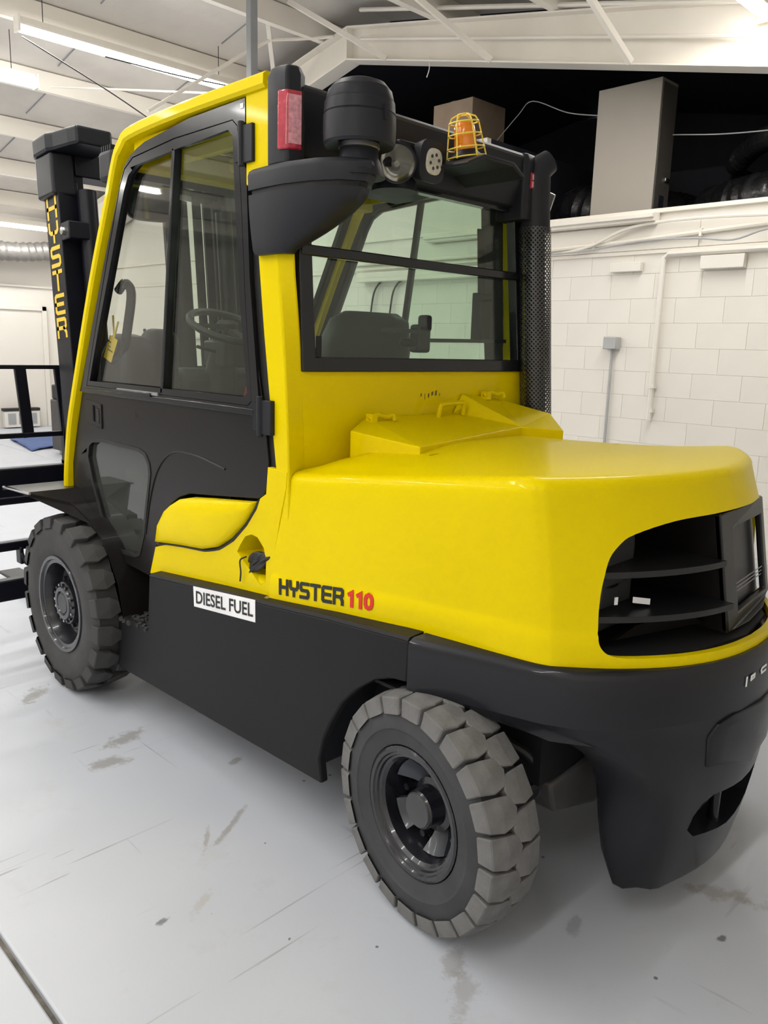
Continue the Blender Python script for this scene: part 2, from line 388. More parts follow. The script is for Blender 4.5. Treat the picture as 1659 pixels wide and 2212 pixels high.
# portal rafter above the partition, tapered, with flanges
def rafter(x):
    m_ = MB(); yy = [Y0, RIDGE, Y1]
    def bot(y): return 4.54-.22*abs(y-RIDGE)
    def top(y): return roof_z(y)-.17
    for a, b in ((Y0, RIDGE), (RIDGE, Y1)):
        for (z0, z1, hw) in ((0, 0, .006),):
            m_.loft([[(x-hw, y, bot(y)), (x+hw, y, bot(y)), (x+hw, y, top(y)), (x-hw, y, top(y))] for y in (a, b)])
        for fn, s in ((bot, -1), (top, 1)):
            m_.loft([[(x-.10, y, fn(y)-.008), (x+.10, y, fn(y)-.008), (x+.10, y, fn(y)+.008), (x-.10, y, fn(y)+.008)] for y in (a, b)])
    m_.box(x-.1, x+.1, RIDGE-.008, RIDGE+.008, bot(RIDGE), top(RIDGE))
    return m_
XF = 4.05
ra = obj('trim_%d' % (tn+1), rafter(XF), BEAMW, smooth=0, bevel=.003); struct(ra, 'deep white tapered steel rafter above the block wall')
for y, yz in ((2.35, 2.55), (3.75, 4.3), (5.1, 5.85), (6.9, 6.2)):
    b0 = 4.54-.22*abs(y-RIDGE)
    obj('flange_brace', MB().bar((XF-.09, y, b0+.01), (XF-.75, yz, roof_z(yz)-.05), .045, .045), BEAMW, ra)
mb = MB(); pts = []
for y in (Y0+.1, 0, 2, 4, RIDGE-.2): pts.append((XF-.07, y, 4.54-.22*abs(y-RIDGE)+.20))
obj('rafter_conduit', MB().tube(pts, .016, 8), BEAMW, ra)
obj('rafter_conduit', MB().tube([(p[0]-.02, p[1], p[2]+.27-.012*abs(p[1]-RIDGE)) for p in pts], .02, 8), BEAMW, ra)
# second (far) rafter seen above the left of the cab
# ridge column
co = obj('trim_%d' % (tn+2), MB().box(2.71, 2.79, 5.66, 5.74, 0, roof_z(5.7)).box(2.62, 2.88, 5.57, 5.83, 0, .02), GREYP, bevel=.006); struct(co, 'grey square ridge column standing behind the cab')
# sprinkler / conduit pipe bent across the roof, hanging wires
tag(obj('ceiling_pipe', MB().tube([(2.02, 6.4, 3.75), (3.2, 6.4, 4.575), (3.45, 6.35, 4.74), (3.7, 6.2, 4.78), (3.95, 5.9, 4.80)], .018, 8), BEAMW), 'thin white bent pipe running under the roof above the cab', 'pipe')
tag(obj('ceiling_pipe', MB().tube([(1.9, 8.3, 4.30), (3.95, 6.9, 4.40)], .012, 6), BEAMW), 'thin straight white conduit crossing behind the grey column', 'pipe')
tag(obj('hanging_wire', MB().tube(catmull([(1.15, 7.15, 4.35), (1.9, 6.9, 3.98), (2.6, 6.7, 3.62), (3.2, 6.6, 3.45)], 5), .007, 6), WIRE), 'black drooping wire hanging from the long lamp end', 'wire')
tag(obj('hanging_wire', MB().tube(catmull([(1.9, 7.0, 4.33), (2.6, 6.6, 4.22), (3.4, 6.3, 4.20), (3.9, 6.0, 4.22)], 5), .007, 6), WIRE), 'thin wire stretched under the roof beside the ridge column', 'wire')
# fluorescent fixtures
LAMPN = [0]
def fixture(x0, x1, y, z, label, group=None, power=1.0, drop=True):
    LAMPN[0] += 1
    t = empty('strip_light', ((x0+x1)/2, y, z)); hl = (x1-x0)/2
    tag(t, label, 'light', group)
    h_ = MB().loft([[(x, dy, dz) for dy, dz in ((-.055, .0), (.055, 0), (.055, .02), (.035, .075), (-.035, .075), (-.055, .02))] for x in (-hl, hl)])
    obj('housing', h_, BEAMW, t, smooth=0)
    obj('tube', MB().tube([(-hl+.02, 0, -.03), (hl-.02, 0, -.03)], .03, 12), TUBE, t)
    for s in (-1, 1): obj('end_cap', MB().box(s*hl-.012, s*hl+.012, -.06, .06, -.06, .08), BEAMW, t, bevel=.004)
    if drop:
        for s in (-.8, .8): obj('hanger', MB().tube([(s*hl, 0, .07), (s*hl, .0, max(.1, roof_z(y)+.06-z))], .004, 6), WIRE, t)
    ld = bpy.data.lights.new('lamp_light', 'AREA'); ld.shape = 'RECTANGLE'; ld.size = (x1-x0); ld.size_y = .10
    ld.energy = LAMP_W*power*(x1-x0)/2.44; ld.color = LAMP_COL
    lo = bpy.data.objects.new('lamp_light', ld); COL.objects.link(lo); lo.parent = t; lo.location = (0, 0, -.065)
    ld.spread = R(180)
    return t
fixture(1.10, 3.55, 7.12, 4.43, 'long bright strip light hanging above the cab roof')
fixture(-.85, 1.59, 7.96, 4.20, 'strip light cut by the left edge above the mast')
fixture(1.4, 3.75, 12.4, 3.32, 'far strip light just above the white far wall by the mast')
fixture(1.55, 3.99, 1.34, 3.93, 'strip light just touching the top right corner above the rafter')
G2 = 'strip lights in the rest of the hall'
LB2 = 'unseen strip light assumed on the roof outside the picture'
for x0, y in ((-7.4, -.9), (-4.7, -.9), (-7.4, 1.6), (-4.7, 1.6), (-7.4, 4.4), (-4.7, 4.4), (-1.6, 4.9), (-2.4, 1.9), (-7.4, 7.4), (-4.7, 7.4), (-5.6, 10.4), (-1.6, 10.6)):
    fixture(x0, x0+2.44, y, min(roof_z(y)-.30, 4.35), LB2, G2, .62 if x0 == -4.7 and y < 2 else .5 if x0 == -2.4 else 1.0)  # the half-power one over the truck is added to brighten the hood top

# ---- right wall services
def wallthing(name, mbm, material, label, cat, **k):
    return tag(obj(name, mbm, material, **k), label, cat)
x_ = XR-.012
wallthing('wall_ledge', MB().box(x_-.10, x_, 2.10, 4.6, 2.63, 2.70).box(x_-.13, x_-.09, 2.10, 4.6, 2.655, 2.69), BEAMW, 'white boxed ledge along the top of the block wall beneath the metal cabinet', 'ledge', bevel=.004)
o = obj('trim_40', MB().box(XR-.03, XR+.17, Y0, Y1, 2.70, 2.735), BEAMW, bevel=.004); struct(o, 'white cap strip along the top of the block wall')
o = obj('trim_41', MB().box(XR-.022, XR, Y0, Y1, 2.385, 2.415), BEAMW, bevel=.003); struct(o, 'narrow white rail running across the upper block wall')
for k, (y0, y1) in enumerate(((-1.6, .35), (.36, 1.75), (1.755, 3.15), (3.155, 6.0))):
    obj('fascia_board', MB().box(XR-.016, XR, y0, y1, 2.42, 2.62), PAINTW, wr, bevel=.003)
wallthing('conduit', MB().tube([(x_-.025, 6.2, 2.47), (x_-.025, 3.2, 2.47), (x_-.025, 2.4, 2.49), (x_-.025, 1.2, 2.55), (x_-.025, -1.5, 2.60)], .018, 8).box(x_-.045, x_-.008, 2.66, 2.68, 2.45, 2.51).box(x_-.045, x_-.008, 1.72, 1.74, 2.49, 2.55), BEAMW, 'white conduit clipped along the upper block wall', 'conduit')
wallthing('cable', MB().tube(catmull([(x_-.062, 6.0, 2.40), (x_-.062, 3.4, 2.42), (x_-.062, 2.75, 2.46), (x_-.062, 2.3, 2.60), (x_-.062, 1.6, 2.62), (x_-.062, .6, 2.56)], 5), .012, 6), BEAMW, 'white cable rising in an S over the upper block wall', 'cable')
wallthing('cable', MB().tube(catmull([(x_-.085, 3.4, 2.44), (x_-.085, 2.8, 2.43), (x_-.085, 2.2, 2.48), (x_-.085, 1.75, 2.47), (x_-.085, 1.45, 2.44), (x_-.085, 1.2, 2.50), (x_-.085, .8, 2.52)], 5), .008, 6), GREYC, 'thin grey cable sagging along the white conduit', 'cable')
jb = empty('junction_box', (x_, 2.42, 1.66)); tag(jb, 'small grey junction box on the block wall above its conduit', 'box')
obj('box_body', MB().box(-.07, 0, -.065, .065, -.05, .055), GREYC, jb, bevel=.005); obj('cover', MB().box(-.078, -.07, -.06, .06, -.046, .05), GREYC, jb, bevel=.003)
wallthing('conduit', MB().tube([(x_-.02, 2.42, 1.61), (x_-.02, 2.42, .02)], .013, 8), GREYC, 'grey vertical conduit running down from the junction box', 'conduit')
wallthing('conduit', MB().tube([(x_-.03, 2.02, 1.03), (x_-.03, 2.02, 2.34), (x_-.03, 1.98, 2.37), (x_-.03, -1.5, 2.37)], .022, 8).box(x_-.055, x_, 1.99, 2.05, 1.30, 1.33).box(x_-.045, x_, 1.99, 2.05, 1.10, 1.13), PAINTW, 'white drop conduit ending halfway down the block wall', 'conduit')
wallthing('wall_box', MB().box(x_-.045, x_, 2.21, 2.49, 2.25, 2.325), PAINTW, 'slim white box on the block wall left of the drop conduit', 'box', bevel=.004)
wallthing('wall_box', MB().box(x_-.06, x_, 1.36, 1.70, 2.24, 2.34), PAINTW, 'long white box on the block wall right of the drop conduit', 'box', bevel=.004)
# further back, seen through the cab
for k, (y, lab) in enumerate(((5.15, 'black cable hanging down the block wall, nearer of two behind the cab'), (5.45, 'black cable hanging down the block wall, farther of two behind the cab'))):
    wallthing('hanging_cable', MB().tube(catmull([(x_-.03, y-1.3, 2.30+.06*k), (x_-.03, y-.6, 2.33+.05*k), (x_-.03, y-.12, 2.25), (x_-.03, y, 1.9), (x_-.03, y+.08, 1.2), (x_-.03, y+.02, .5)], 6), .011, 6), WIRE, lab, 'cable')
wallthing('wall_tray', MB().box(x_-.12, x_, 3.7, 5.6, 2.27, 2.31).box(x_-.12, x_-.105, 3.7, 5.6, 2.31, 2.37), BEAMW, 'white cable tray on the block wall seen through the rear window', 'tray', bevel=.003)
wallthing('wall_pipe', MB().tube([(x_-.05, 5.8, 1.60), (x_-.05, 9.5, 1.62)], .02, 8), GREYC, 'grey horizontal pipe on the block wall behind the cab', 'pipe')
d1 = obj('door_1', MB().box(XR-.03, XR+.03, 6.2, 7.1, 0, 2.03), FARW, bevel=.004); struct(d1, 'white door in the block wall seen through the cab')
for a in ((XR-.05, XR+.02, 6.12, 6.2, 0, 2.1), (XR-.05, XR+.02, 7.1, 7.18, 0, 2.1), (XR-.05, XR+.02, 6.12, 7.18, 2.03, 2.11)): obj('door_frame', MB().box(*a), BEAMW, d1, bevel=.004)
# things on the deck
cb = empty('metal_cabinet', (4.64, 2.65, 2.62)); tag(cb, 'tall grey sheet metal cabinet standing on the deck above the block wall', 'cabinet')
obj('cabinet_body', MB().box(-.14, .14, -.30, .30, .0, 1.22), CABM, cb, bevel=.004)
obj('side_panel', MB().box(-.125, .125, -.308, -.30, .03, 1.19), mat('cabinet_dark', (.075, .068, .06), .45), cb, bevel=.003)
obj('latch', MB().box(.02, .10, -.325, -.308, .42, .45), STEEL, cb, bevel=.003); obj('knockout', MB().box(-.05, .03, -.315, -.308, .20, .30), PLAST, cb)
bxo = empty('cardboard_box', (5.08, 4.92, 3.55)); tag(bxo, 'brown cardboard box on high ledge behind the amber beacon', 'box')
obj('carton', MB().box(-.28, .28, -.275, .275, 0, .62), CARD, bxo, bevel=.004); obj('flap_tape', MB().box(-.28, .28, -.03, .03, .62, .622), mat('tape', (.45, .36, .27), .4), bxo)
def flex(path, r, n=18, rib=.05, per=.10):
    P = catmull(path, 14); rr = []; d = 0
    for i, p in enumerate(P):
        if i: d += (P[i]-P[i-1]).length
        rr.append(r*(1+rib*math.sin(d/per*2*math.pi)))
    return MB().tube(P, rr, n)
tag(obj('flexible_duct', flex([(6.3, 3.45, 2.87), (5.6, 3.62, 2.95), (5.2, 3.5, 2.97), (5.12, 3.1, 2.90), (5.3, 2.7, 2.86), (5.9, 2.6, 2.86)], .24), FOIL), 'black foil flexible duct lying left of the metal cabinet', 'duct')
tag(obj('flexible_duct', flex([(5.75, 2.2, 3.34), (5.4, 1.9, 3.40), (5.0, 1.55, 3.36), (4.85, 1.1, 3.27), (4.95, .3, 3.18)], .10, 16, .06, .06), SILV), 'silver ribbed duct right of the metal cabinet', 'duct')
tag(obj('flexible_duct', flex([(5.25, 2.15, 2.86), (5.0, 1.8, 2.86), (4.9, 1.4, 2.87), (5.0, .6, 2.86)], .20), FOIL), 'large black foil duct on the deck right of the metal cabinet', 'duct')
tag(obj('air_handler', MB().box(6.6, 7.4, 2.6, 3.7, 2.62, 3.55), BLACKW, bevel=.02), 'black air handler box in the dark behind the left foil duct', 'unit')
tag(obj('air_handler', MB().box(6.3, 7.0, .9, 2.0, 2.62, 3.45), BLACKW, bevel=.02), 'black air handler box in the dark behind the silver duct', 'unit')
tag(obj('hanging_wire', MB().tube(catmull([(5.05, 4.55, 3.72), (5.0, 4.2, 3.95), (4.9, 3.95, 4.02), (4.7, 3.4, 3.78), (4.6, 2.975, 3.66)], 5), .005, 6), GREYC), 'pale wire strung from the cardboard box to the metal cabinet', 'wire')
tag(obj('hanging_wire', MB().tube(catmull([(4.7, 2.32, 3.42), (4.6, 1.8, 3.33), (4.55, 1.2, 3.28), (4.5, .6, 3.25)], 5), .005, 6), GREYC), 'thin wire running right from the metal cabinet', 'wire')
tag(obj('hanging_wire', MB().tube(catmull([(XF-.05, 4.55, 4.33), (XF-.06, 4.53, 4.22), (XF-.05, 4.57, 4.15)], 4), .005, 6), WHT), 'short white wire end dangling below the rafter', 'wire')
# far wall details
d2_ = obj('door_2', MB().box(2.85, 3.72, Y1-.03, Y1+.05, 0, 2.03), FARW, bevel=.005); struct(d2_, 'white door in the far wall left of the mast')
for a in ((3.72, 3.80, Y1-.06, Y1, 0, 2.11), (2.77, 2.85, Y1-.06, Y1, 0, 2.11), (2.77, 3.80, Y1-.06, Y1, 2.03, 2.11)): obj('door_frame', MB().box(*a), FARW, d2_, bevel=.005)
o = obj('baseboard_front', MB().box(XL, XR, Y1-.02, Y1, 0, .06), GREYP); struct(o, 'grey baseboard of the far wall')
o = obj('trim_42', MB().box(XL, XR, Y1-.04, Y1, 2.42, 2.45), FARW); struct(o, 'thin rail on the far wall above the door')
vt = empty('wall_heater', (3.22, 13.33, 0)); tag(vt, 'low white heater with grey grilles and black top before the far door', 'heater')
obj('heater_body', MB().box(-.30, .30, -.06, .06, .02, .30), FARW, vt, bevel=.008); obj('heater_top', MB().box(-.31, .31, -.07, .07, .30, .35), INK, vt, bevel=.004)
for k in (-.18, .0, .18): obj('grille', MB().box(k-.065, k+.065, -.068, -.06, .07, .26), GREYP, vt)
bl = MB(); nx = 14
rows = []
for j in range(nx+1):
    row = []
    for i in range(nx+1):
        u, v = i/nx, j/nx; x = 2.15+1.2*u+.25*v; y = 10.15+1.5*v+.2*math.sin(5*u); row.append((x, y, .01+.035*abs(math.sin(4*u+3*v))*(.3+random.random()*.7)))
    rows.append(row)
bl.loft(rows, False, False, False)
o = obj('blue_tarp', bl, BLUE, smooth=60); o.modifiers.new('s', 'SOLIDIFY').thickness = .006; tag(o, 'crumpled blue tarp lying on the far floor', 'tarp')
dk = empty('dark_machine', (2.60, 9.50, 0)); tag(dk, 'dark grey cabinet machine standing on the floor by the blue tarp', 'machine')
obj('machine_body', MB().box(-.28, .35, -.35, .35, .06, .75), mat('machine_grey', (.045, .04, .038), .5), dk, bevel=.02); obj('machine_top', MB().box(-.26, .33, -.33, .33, .75, .95), PLAST, dk, bevel=.02)
obj('plinth', MB().box(-.2, .3, -.3, .3, 0, .06), GREYC, dk)
tag(obj('sagging_duct', flex([(2.2, 13.0, 3.0), (3.0, 13.0, 2.95), (3.6, 13.0, 3.0), (4.1, 12.9, 3.1)], .15, 14, .08, .12), mat('grey_foil', (.22, .21, .20), .35, .4, bump=.5)), 'grey foil duct sagging along the top of the far wall', 'duct')

# ================================================================== THE FORKLIFT
FK = empty('forklift'); tag(FK, 'large yellow and black diesel forklift with enclosed cab', 'forklift')
def part(name, mbm, material, parent=None, **k): return obj(name, mbm, material, parent or FK, **k)
def side(x):                                     # plate in the (y, z) plane, left side at -x
    return lambda u, v, w: (-(x+w), u, v)
# ---- hood ---------------------------------------------------------
BOT = [(.650, .838), (.640, .5), (.626, .22), (.605, .06), (.588, -.06), (.574, -.145), (.563, -.183), (.543, -.215), (.445, -.318), (.33, -.402), (.22, -.452), (.11, -.478), (0, -.486)]
TOP = [(.628, .757), (.626, .5), (.622, .2), (.618, .03), (.614, -.06), (.606, -.122), (.594, -.150), (.566, -.178), (.445, -.247), (.33, -.292), (.22, -.327), (.11, -.353), (0, -.363)]
CB, CT = catmull(BOT, 5), catmull(TOP, 5)
def zt(y): return 1.178+.092*min(1.05, max(0, (.70-y)/.8))
def ztop(x, y):
    e = zt(y); t = 1-min(1, abs(x)/.60); return e+(1.276-e)*(1-(1-t)**2.4)
def zb(y): return .738+.062*min(1, max(0, (.838-y)/.6))
def half(w):
    g = w**1.6
    return [a*(1-g)+b*g for a, b in zip(CB, CT)]
def seam_y(z):
    w = min(1, max(0, (z-.738)/.398)); g = w**1.6; return .838*(1-g)+.757*g
def hood_side_x(y, z):
    w = min(1, max(0, (z-.8)/.42)); h = half(w)
    for a, b in zip(h, h[1:]):
        if b.y <= y <= a.y: t = (a.y-y)/max(1e-6, a.y-b.y); return a.x+(b.x-a.x)*t
    return h[0].x
def ring(h, zf, sx=1.0, sy=1.0):
    def yy(p, q=None): return .3+(p.y-.3)*(sy if p.y < .3 else 1)
    L_ = [(-p.x*sx, yy(p), zf(p)) for p in h]; Rr = [(p.x*sx, yy(p), zf(p)) for p in h[-2::-1]]
    return L_+Rr
rings = []; rr = .034
for w in (0, .12, .20, .215, .25, .4, .55, .7, .82, .92, 1.0):
    rings.append(ring(half(w), lambda p, w=w: zb(p.y)+(zt(p.y)-rr-zb(p.y))*w, 1.0055 if w <= .20 else 1.0))
for a in (15, 30, 45, 60, 75, 90):
    ins = rr*(1-math.cos(R(a))); dz = rr*math.sin(R(a)); h = half(1)
    s_ = 1-ins/.58; sy_ = 1-ins/.55
    rings.append(ring(h, lambda p, dz=dz: zt(p.y)-rr+dz, s_, sy_))
for s_ in (.93, .85, .75, .65, .55, .45, .35, .25, .15, .06):
    q = (1-rr/.58)*s_; qy = (1-rr/.55)*(.15+.85*s_)
    rings.append([(x*q/1.0, .3+(y-.3)*qy, 0) for x, y, z in ring(half(1), lambda p: 0)])
    rings[-1] = [(x, y, ztop(x, y)) for x, y, z in rings[-1]]
hm = MB().loft(rings, True, False, True)
hood = part('hood', hm, YEL, smooth=0)
sd = hood.modifiers.new('sol', 'SOLIDIFY'); sd.thickness = .018; sd.offset = -1
OPEN = [(-.44, .835), (-.468, .845), (-.482, .87), (-.483, .91), (-.478, .99), (-.46, 1.07), (-.435, 1.11), (-.39, 1.138), (-.27, 1.163), (-.12, 1.170), (0, 1.172)]
OPEN = [tuple(p) for p in catmull([(-.40, .833)]+OPEN, 4)]
OPEN = OPEN+[(-x, z) for x, z in OPEN[-2::-1]]
cut = MB().loft([[(x, y, z) for x, z in OPEN] for y in (-.8, -.10)])
slot = [MB().loft([[(cx+.022*math.cos(a*math.pi/6), cy+.008*math.sin(a*math.pi/6)-.03*(.022*math.cos(a*math.pi/6)), z) for a in range(12)] for z in (1.20, 1.35)]) for cx, cy in ((-.37, .385), (.29, .145))]
boolean(hood, [cut]+slot)
hood.data.materials.clear(); hood.data.materials.append(YEL); shade(hood.data, 38)
# slits: dark pans under
part('hood_slot', MB().box(-.41, -.33, .36, .41, 1.165, 1.17).box(.25, .33, .12, .17, 1.165, 1.17), DARK)
# crease line on hood side, lettering
def hside(u, v, w):
    y = .786-u; z = .777+.12*u+v; return (-(hood_side_x(y, z)*1.0055+.0012+w), y, z)
part('brand_lettering', letters('HYSTER', .008, .0515, .0355, .044, .0112, hside), INK, smooth=0, label='black HYSTER lettering')
part('model_number', letters('110', .325, .036, .026, .040, .0125, hside), REDP, smooth=0, label='red 110 lettering')
# ---- engine bay behind the grille
gb = part('engine_bay', MB().loft([[(x*1.06, y, (z-1)*1.06+1) for x, z in OPEN] for y in (-.10, -.105)]).loft([[(x*.99, y, z) for x, y in ((-.44, -.10), (-.46, -.27), (-.36, -.35), (-.22, -.42), (0, -.455), (.22, -.42), (.36, -.35), (.46, -.27), (.44, -.10))] for z in (.82, .83)]), DARK)
def rear_y(x, z, off=0):
    w = min(1, max(0, (z-.8)/.42)); h = half(w); ax = abs(x)
    for a, b in zip(h, h[1:]):
        if b.x <= ax <= a.x: t = (a.x-ax)/max(1e-6, a.x-b.x); return a.y+(b.y-a.y)*t+off
    return h[0].y+off
for z in (1.035, .925):
    xs_ = [-.47+.0385*i for i in range(11)]
    part('grille_vane', MB().loft([[(x, rear_y(x, z)+.02, z-.008), (x, rear_y(x, z)+.02, z+.008), (x, -.12, z+.012), (x, -.12, z-.012)] for x in xs_]), mat('vane_black', (.008, .008, .009), .4), smooth=30)
GPM = mat('grille_panel_black', (.013, .0135, .015), .42)
gp = part('grille_panel', MB().plate([(-.08, .845), (.08, .843), (.25, .845), (.42, .85), (.40, 1.15), (.25, 1.158), (.08, 1.16), (-.08, 1.16)], [[(.0, .885), (.0, 1.115), (.30, 1.11), (.30, .885)]], lambda u, v, w: (u, -.432+.18*(v-.86)+w+.45*max(0, u)**2, v), 0, .02), GPM, bevel=.006)
part('panel_side', MB().loft([[(-.08, -.430, .845), (-.08, -.376, 1.16), (-.08, -.12, 1.16), (-.08, -.12, .845)], [(-.07, -.430, .845), (-.07, -.376, 1.16), (-.07, -.12, 1.16), (-.07, -.12, .845)]]), DOORB, gp)
part('panel_mesh', MB().loft([[(u, -.395+.18*(v-.86)+w+.45*max(0, u)**2, v) for v, w in ((.85, 0), (1.155, 0), (1.155, .004), (.85, .004))] for u in [-.07+.05*i for i in range(11)]]), mat('radiator', (.012, .013, .018), .4), gp)
for k in range(3): part('panel_rod', MB().tube([(.01, -.400, .93+.012*k), (.29, -.37, .93+.012*k)], .0015, 6), GREYP, gp)
en = part('engine_block', MB().lathe([(.02, -.30), (.10, -.30), (.12, -.28), (.12, -.16), (.09, -.14)], (-.36, .06, 1.07), 'y', 24, True, True).box(-.42, -.26, -.24, -.12, .87, 1.0), mat('engine_grey', (.022, .023, .026), .5), bevel=.01)
part('bracket', MB().loft([[(-.40, -.28, .86), (-.34, -.30, .89), (-.2, -.35, .91), (-.08, -.37, .86)], [(-.40, -.26, .855), (-.34, -.28, .88), (-.2, -.33, .90), (-.08, -.35, .85)]], False), DOORB, en)
part('label_plate', MB().obox((-.32, -.30, .953), (.022, -.012, -.004), (0, .001, 0), (0, 0, .008)), WHT, en, label='small white label')
part('label_plate', MB().obox((-.395, -.27, .96), (.004, -.002, 0), (0, .001, 0), (0, 0, .01)), WHT, en)
# ---- hatch in front of the cab rear panel
A = {0: (-.435, .70, 1.215), 1: (-.430, .700, 1.302), 2: (-.30, .765, 1.335), 3: (-.385, .43, 1.275), 4: (.27, .525, 1.297), 5: (.385, .42, 1.287), 6: (.155, .765, 1.335), 7: (.20, .765, 1.405), 8: (.42, .765, 1.382), 9: (.56, .60, 1.33)}
ht = MB(); bz = 1.16
top_faces = [(1, 3, 4, 6, 2), (6, 4, 7), (7, 4, 5, 9, 8)]
vs = [A[i] for i in range(10)]; base = [(x, y, bz) for x, y, z in vs]
ht.add(vs+base, top_faces+[(1, 2, 12, 11), (1, 11, 13, 3), (3, 13, 14, 4), (4, 14, 15, 5), (5, 15, 19, 9), (9, 19, 18, 8), (2, 6, 16, 12), (6, 7, 17, 16), (7, 8, 18, 17)])
hatch = part('hatch_cover', ht, YEL, smooth=0, bevel=.004)
part('grab_handle', MB().tube(catmull([(.02, .72, 1.32), (.025, .715, 1.362), (.04, .715, 1.372), (.14, .715, 1.376), (.155, .715, 1.366), (.16, .72, 1.33)], 4), .009, 8), YEL, hatch)
for (x, y, z) in ((-.275, .715, 1.335), (.36, .735, 1.398)):
    l_ = part('latch', MB().tube(catmull([(x-.05, y+.01, z), (x-.02, y, z+.012), (x+.02, y, z+.004), (x+.05, y-.005, z+.008), (x+.055, y-.01, z-.01)], 4), .008, 8).obox((x-.035, y+.01, z), (.012, 0, 0), (0, .016, 0), (0, 0, .016)), YEL, hatch, bevel=.003)
# ---- cab rear panel, pillars ---------------------------------------
part('cab_rear_panel', MB().box(-.60, .60, .772, .80, 1.0, 1.50), YEL, bevel=.004)
for k in range(6): part('scratch', MB().obox((-.02+.02*k, .7712, 1.405+.006*math.sin(5*k)), (.001+.004*random.random(), 0, .002), (0, .0004, 0), (0, 0, .004+.006*random.random())), mat('scratch_dark', (.16, .11, .01), .6))
def lerp_tab(tab, z):
    for (z0, v0), (z1, v1) in zip(tab, tab[1:]):
        if z0 <= z <= z1: return v0+(v1-v0)*(z-z0)/(z1-z0)
    return tab[0][1] if z < tab[0][0] else tab[-1][1]
P_OUT = [(.70, .80), (.95, .80), (1.153, .822), (1.387, .859), (1.62, .892), (1.85, .919), (2.33, .955)]
P_CRE = [(.70, .75), (1.16, .755), (1.30, .760), (1.49, .775), (1.68, .797), (1.85, .82), (2.33, .85)]
P_INN = [(.70, -.55), (1.0, -.552), (1.21, -.558), (1.49, -.571), (1.66, -.588), (1.84, -.608), (2.33, -.60)]
pm = MB().loft([[(-.636, lerp_tab(P_OUT, z), z), (-.638, lerp_tab(P_CRE, z), z), (lerp_tab(P_INN, z), .772, z), (lerp_tab(P_INN, z)+.02, .80, z), (-.575, .86, z), (-.60, lerp_tab(P_OUT, z), z)] for z in [.70+.09*i for i in range(18)]+[2.30]])
jm = MB().loft([[(-.622, lerp_tab(P_OUT, z)-.02, z), (-.622, lerp_tab(P_OUT, z)+.09, z), (-.59, lerp_tab(P_OUT, z)+.09, z), (-.59, lerp_tab(P_OUT, z)-.02, z)] for z in [1.08+.1*i for i in range(13)]])
part('door_jamb', jm, DARK); part('door_jamb', jm.mirror(), DARK)
part('rear_pillar', pm, YEL, smooth=30, bevel=.006); part('rear_pillar', pm.mirror(), YEL, smooth=30, bevel=.006)
def front_pillar():
    path = catmull([(-.63, 2.425, .80), (-.63, 2.415, .95), (-.63, 2.36, 1.17), (-.63, 2.28, 1.36), (-.63, 2.07, 1.80), (-.63, 1.90, 2.11), (-.63, 1.825, 2.25), (-.63, 1.77, 2.305), (-.63, 1.69, 2.335), (-.63, 1.34, 2.350), (-.63, .86, 2.352)], 4)
    prof = [(.030, -.002), (.014, -.004), (-.016, -.004), (-.027, .004), (-.028, .026), (-.02, .034), (.03, .036)]
    m_ = MB(); rg = []
    for i, p in enumerate(path):
        t = (path[min(i+1, len(path)-1)]-path[max(i-1, 0)]).normalized(); nrm = t.cross(Vector((1, 0, 0))).normalized()
        g = 1.0 if i < 26 else 1.2
        rg.append([p+Vector((a, 0, 0))+nrm*(-b*g) for a, b in prof])
    return m_.loft(rg)
fp = front_pillar()
part('front_pillar', fp, YEL, smooth=40); fq = fp.mirror(); fq.v = [(x, max(y, 1.15), z) for x, y, z in fq.v]; part('front_pillar', fq, YEL, smooth=40)
hl_ = MB().box(-.642, -.60, .80, .972, 2.05, 2.335)
part('roof_post', hl_, YEL, bevel=.006); part('roof_post', hl_.mirror(), YEL, bevel=.006)
# roof: black rear valance and top skin, yellow cross members inside
part('roof_panel', MB().loft([[(x, y, z) for y, z in ((.74, 2.30), (.80, 2.325), (1.3, 2.34), (1.72, 2.335), (1.72, 2.315), (1.3, 2.318), (.80, 2.305), (.745, 2.285))] for x in (-.60, .60)]), mat('roof_black', (.03, .03, .033), .4), smooth=30)
part('rear_valance', MB().loft([[(x, y, z) for y, z in ((.742, 2.30), (.752, 2.312), (.775, 2.315), (.80, 2.30), (.83, 2.13), (.815, 2.11), (.775, 2.12), (.748, 2.20))] for x in (-.60, .56)]), PLAST, smooth=30, bevel=.004)
part('roof_header', MB().box(-.60, .60, 1.70, 1.78, 2.20, 2.31), YEL, bevel=.006)
part('roof_header', MB().box(-.60, .60, .98, 1.03, 2.24, 2.31), YEL, bevel=.006)
for x in (-.42, -.2, .02, .24, .46): part('roof_bar', MB().bar((x, 1.03, 2.275), (x, 1.70, 2.275), .03, .05), YEL, bevel=.005)
for s in (-1, 1): part('roof_side_rail', MB().box(s*.60-.02, s*.60+.02, 1.0, 1.72, 2.235, 2.30), YEL, bevel=.005)
part('headliner', MB().box(-.40, .40, .98, 1.35, 2.17, 2.235), PLAST, bevel=.025, seg=3)
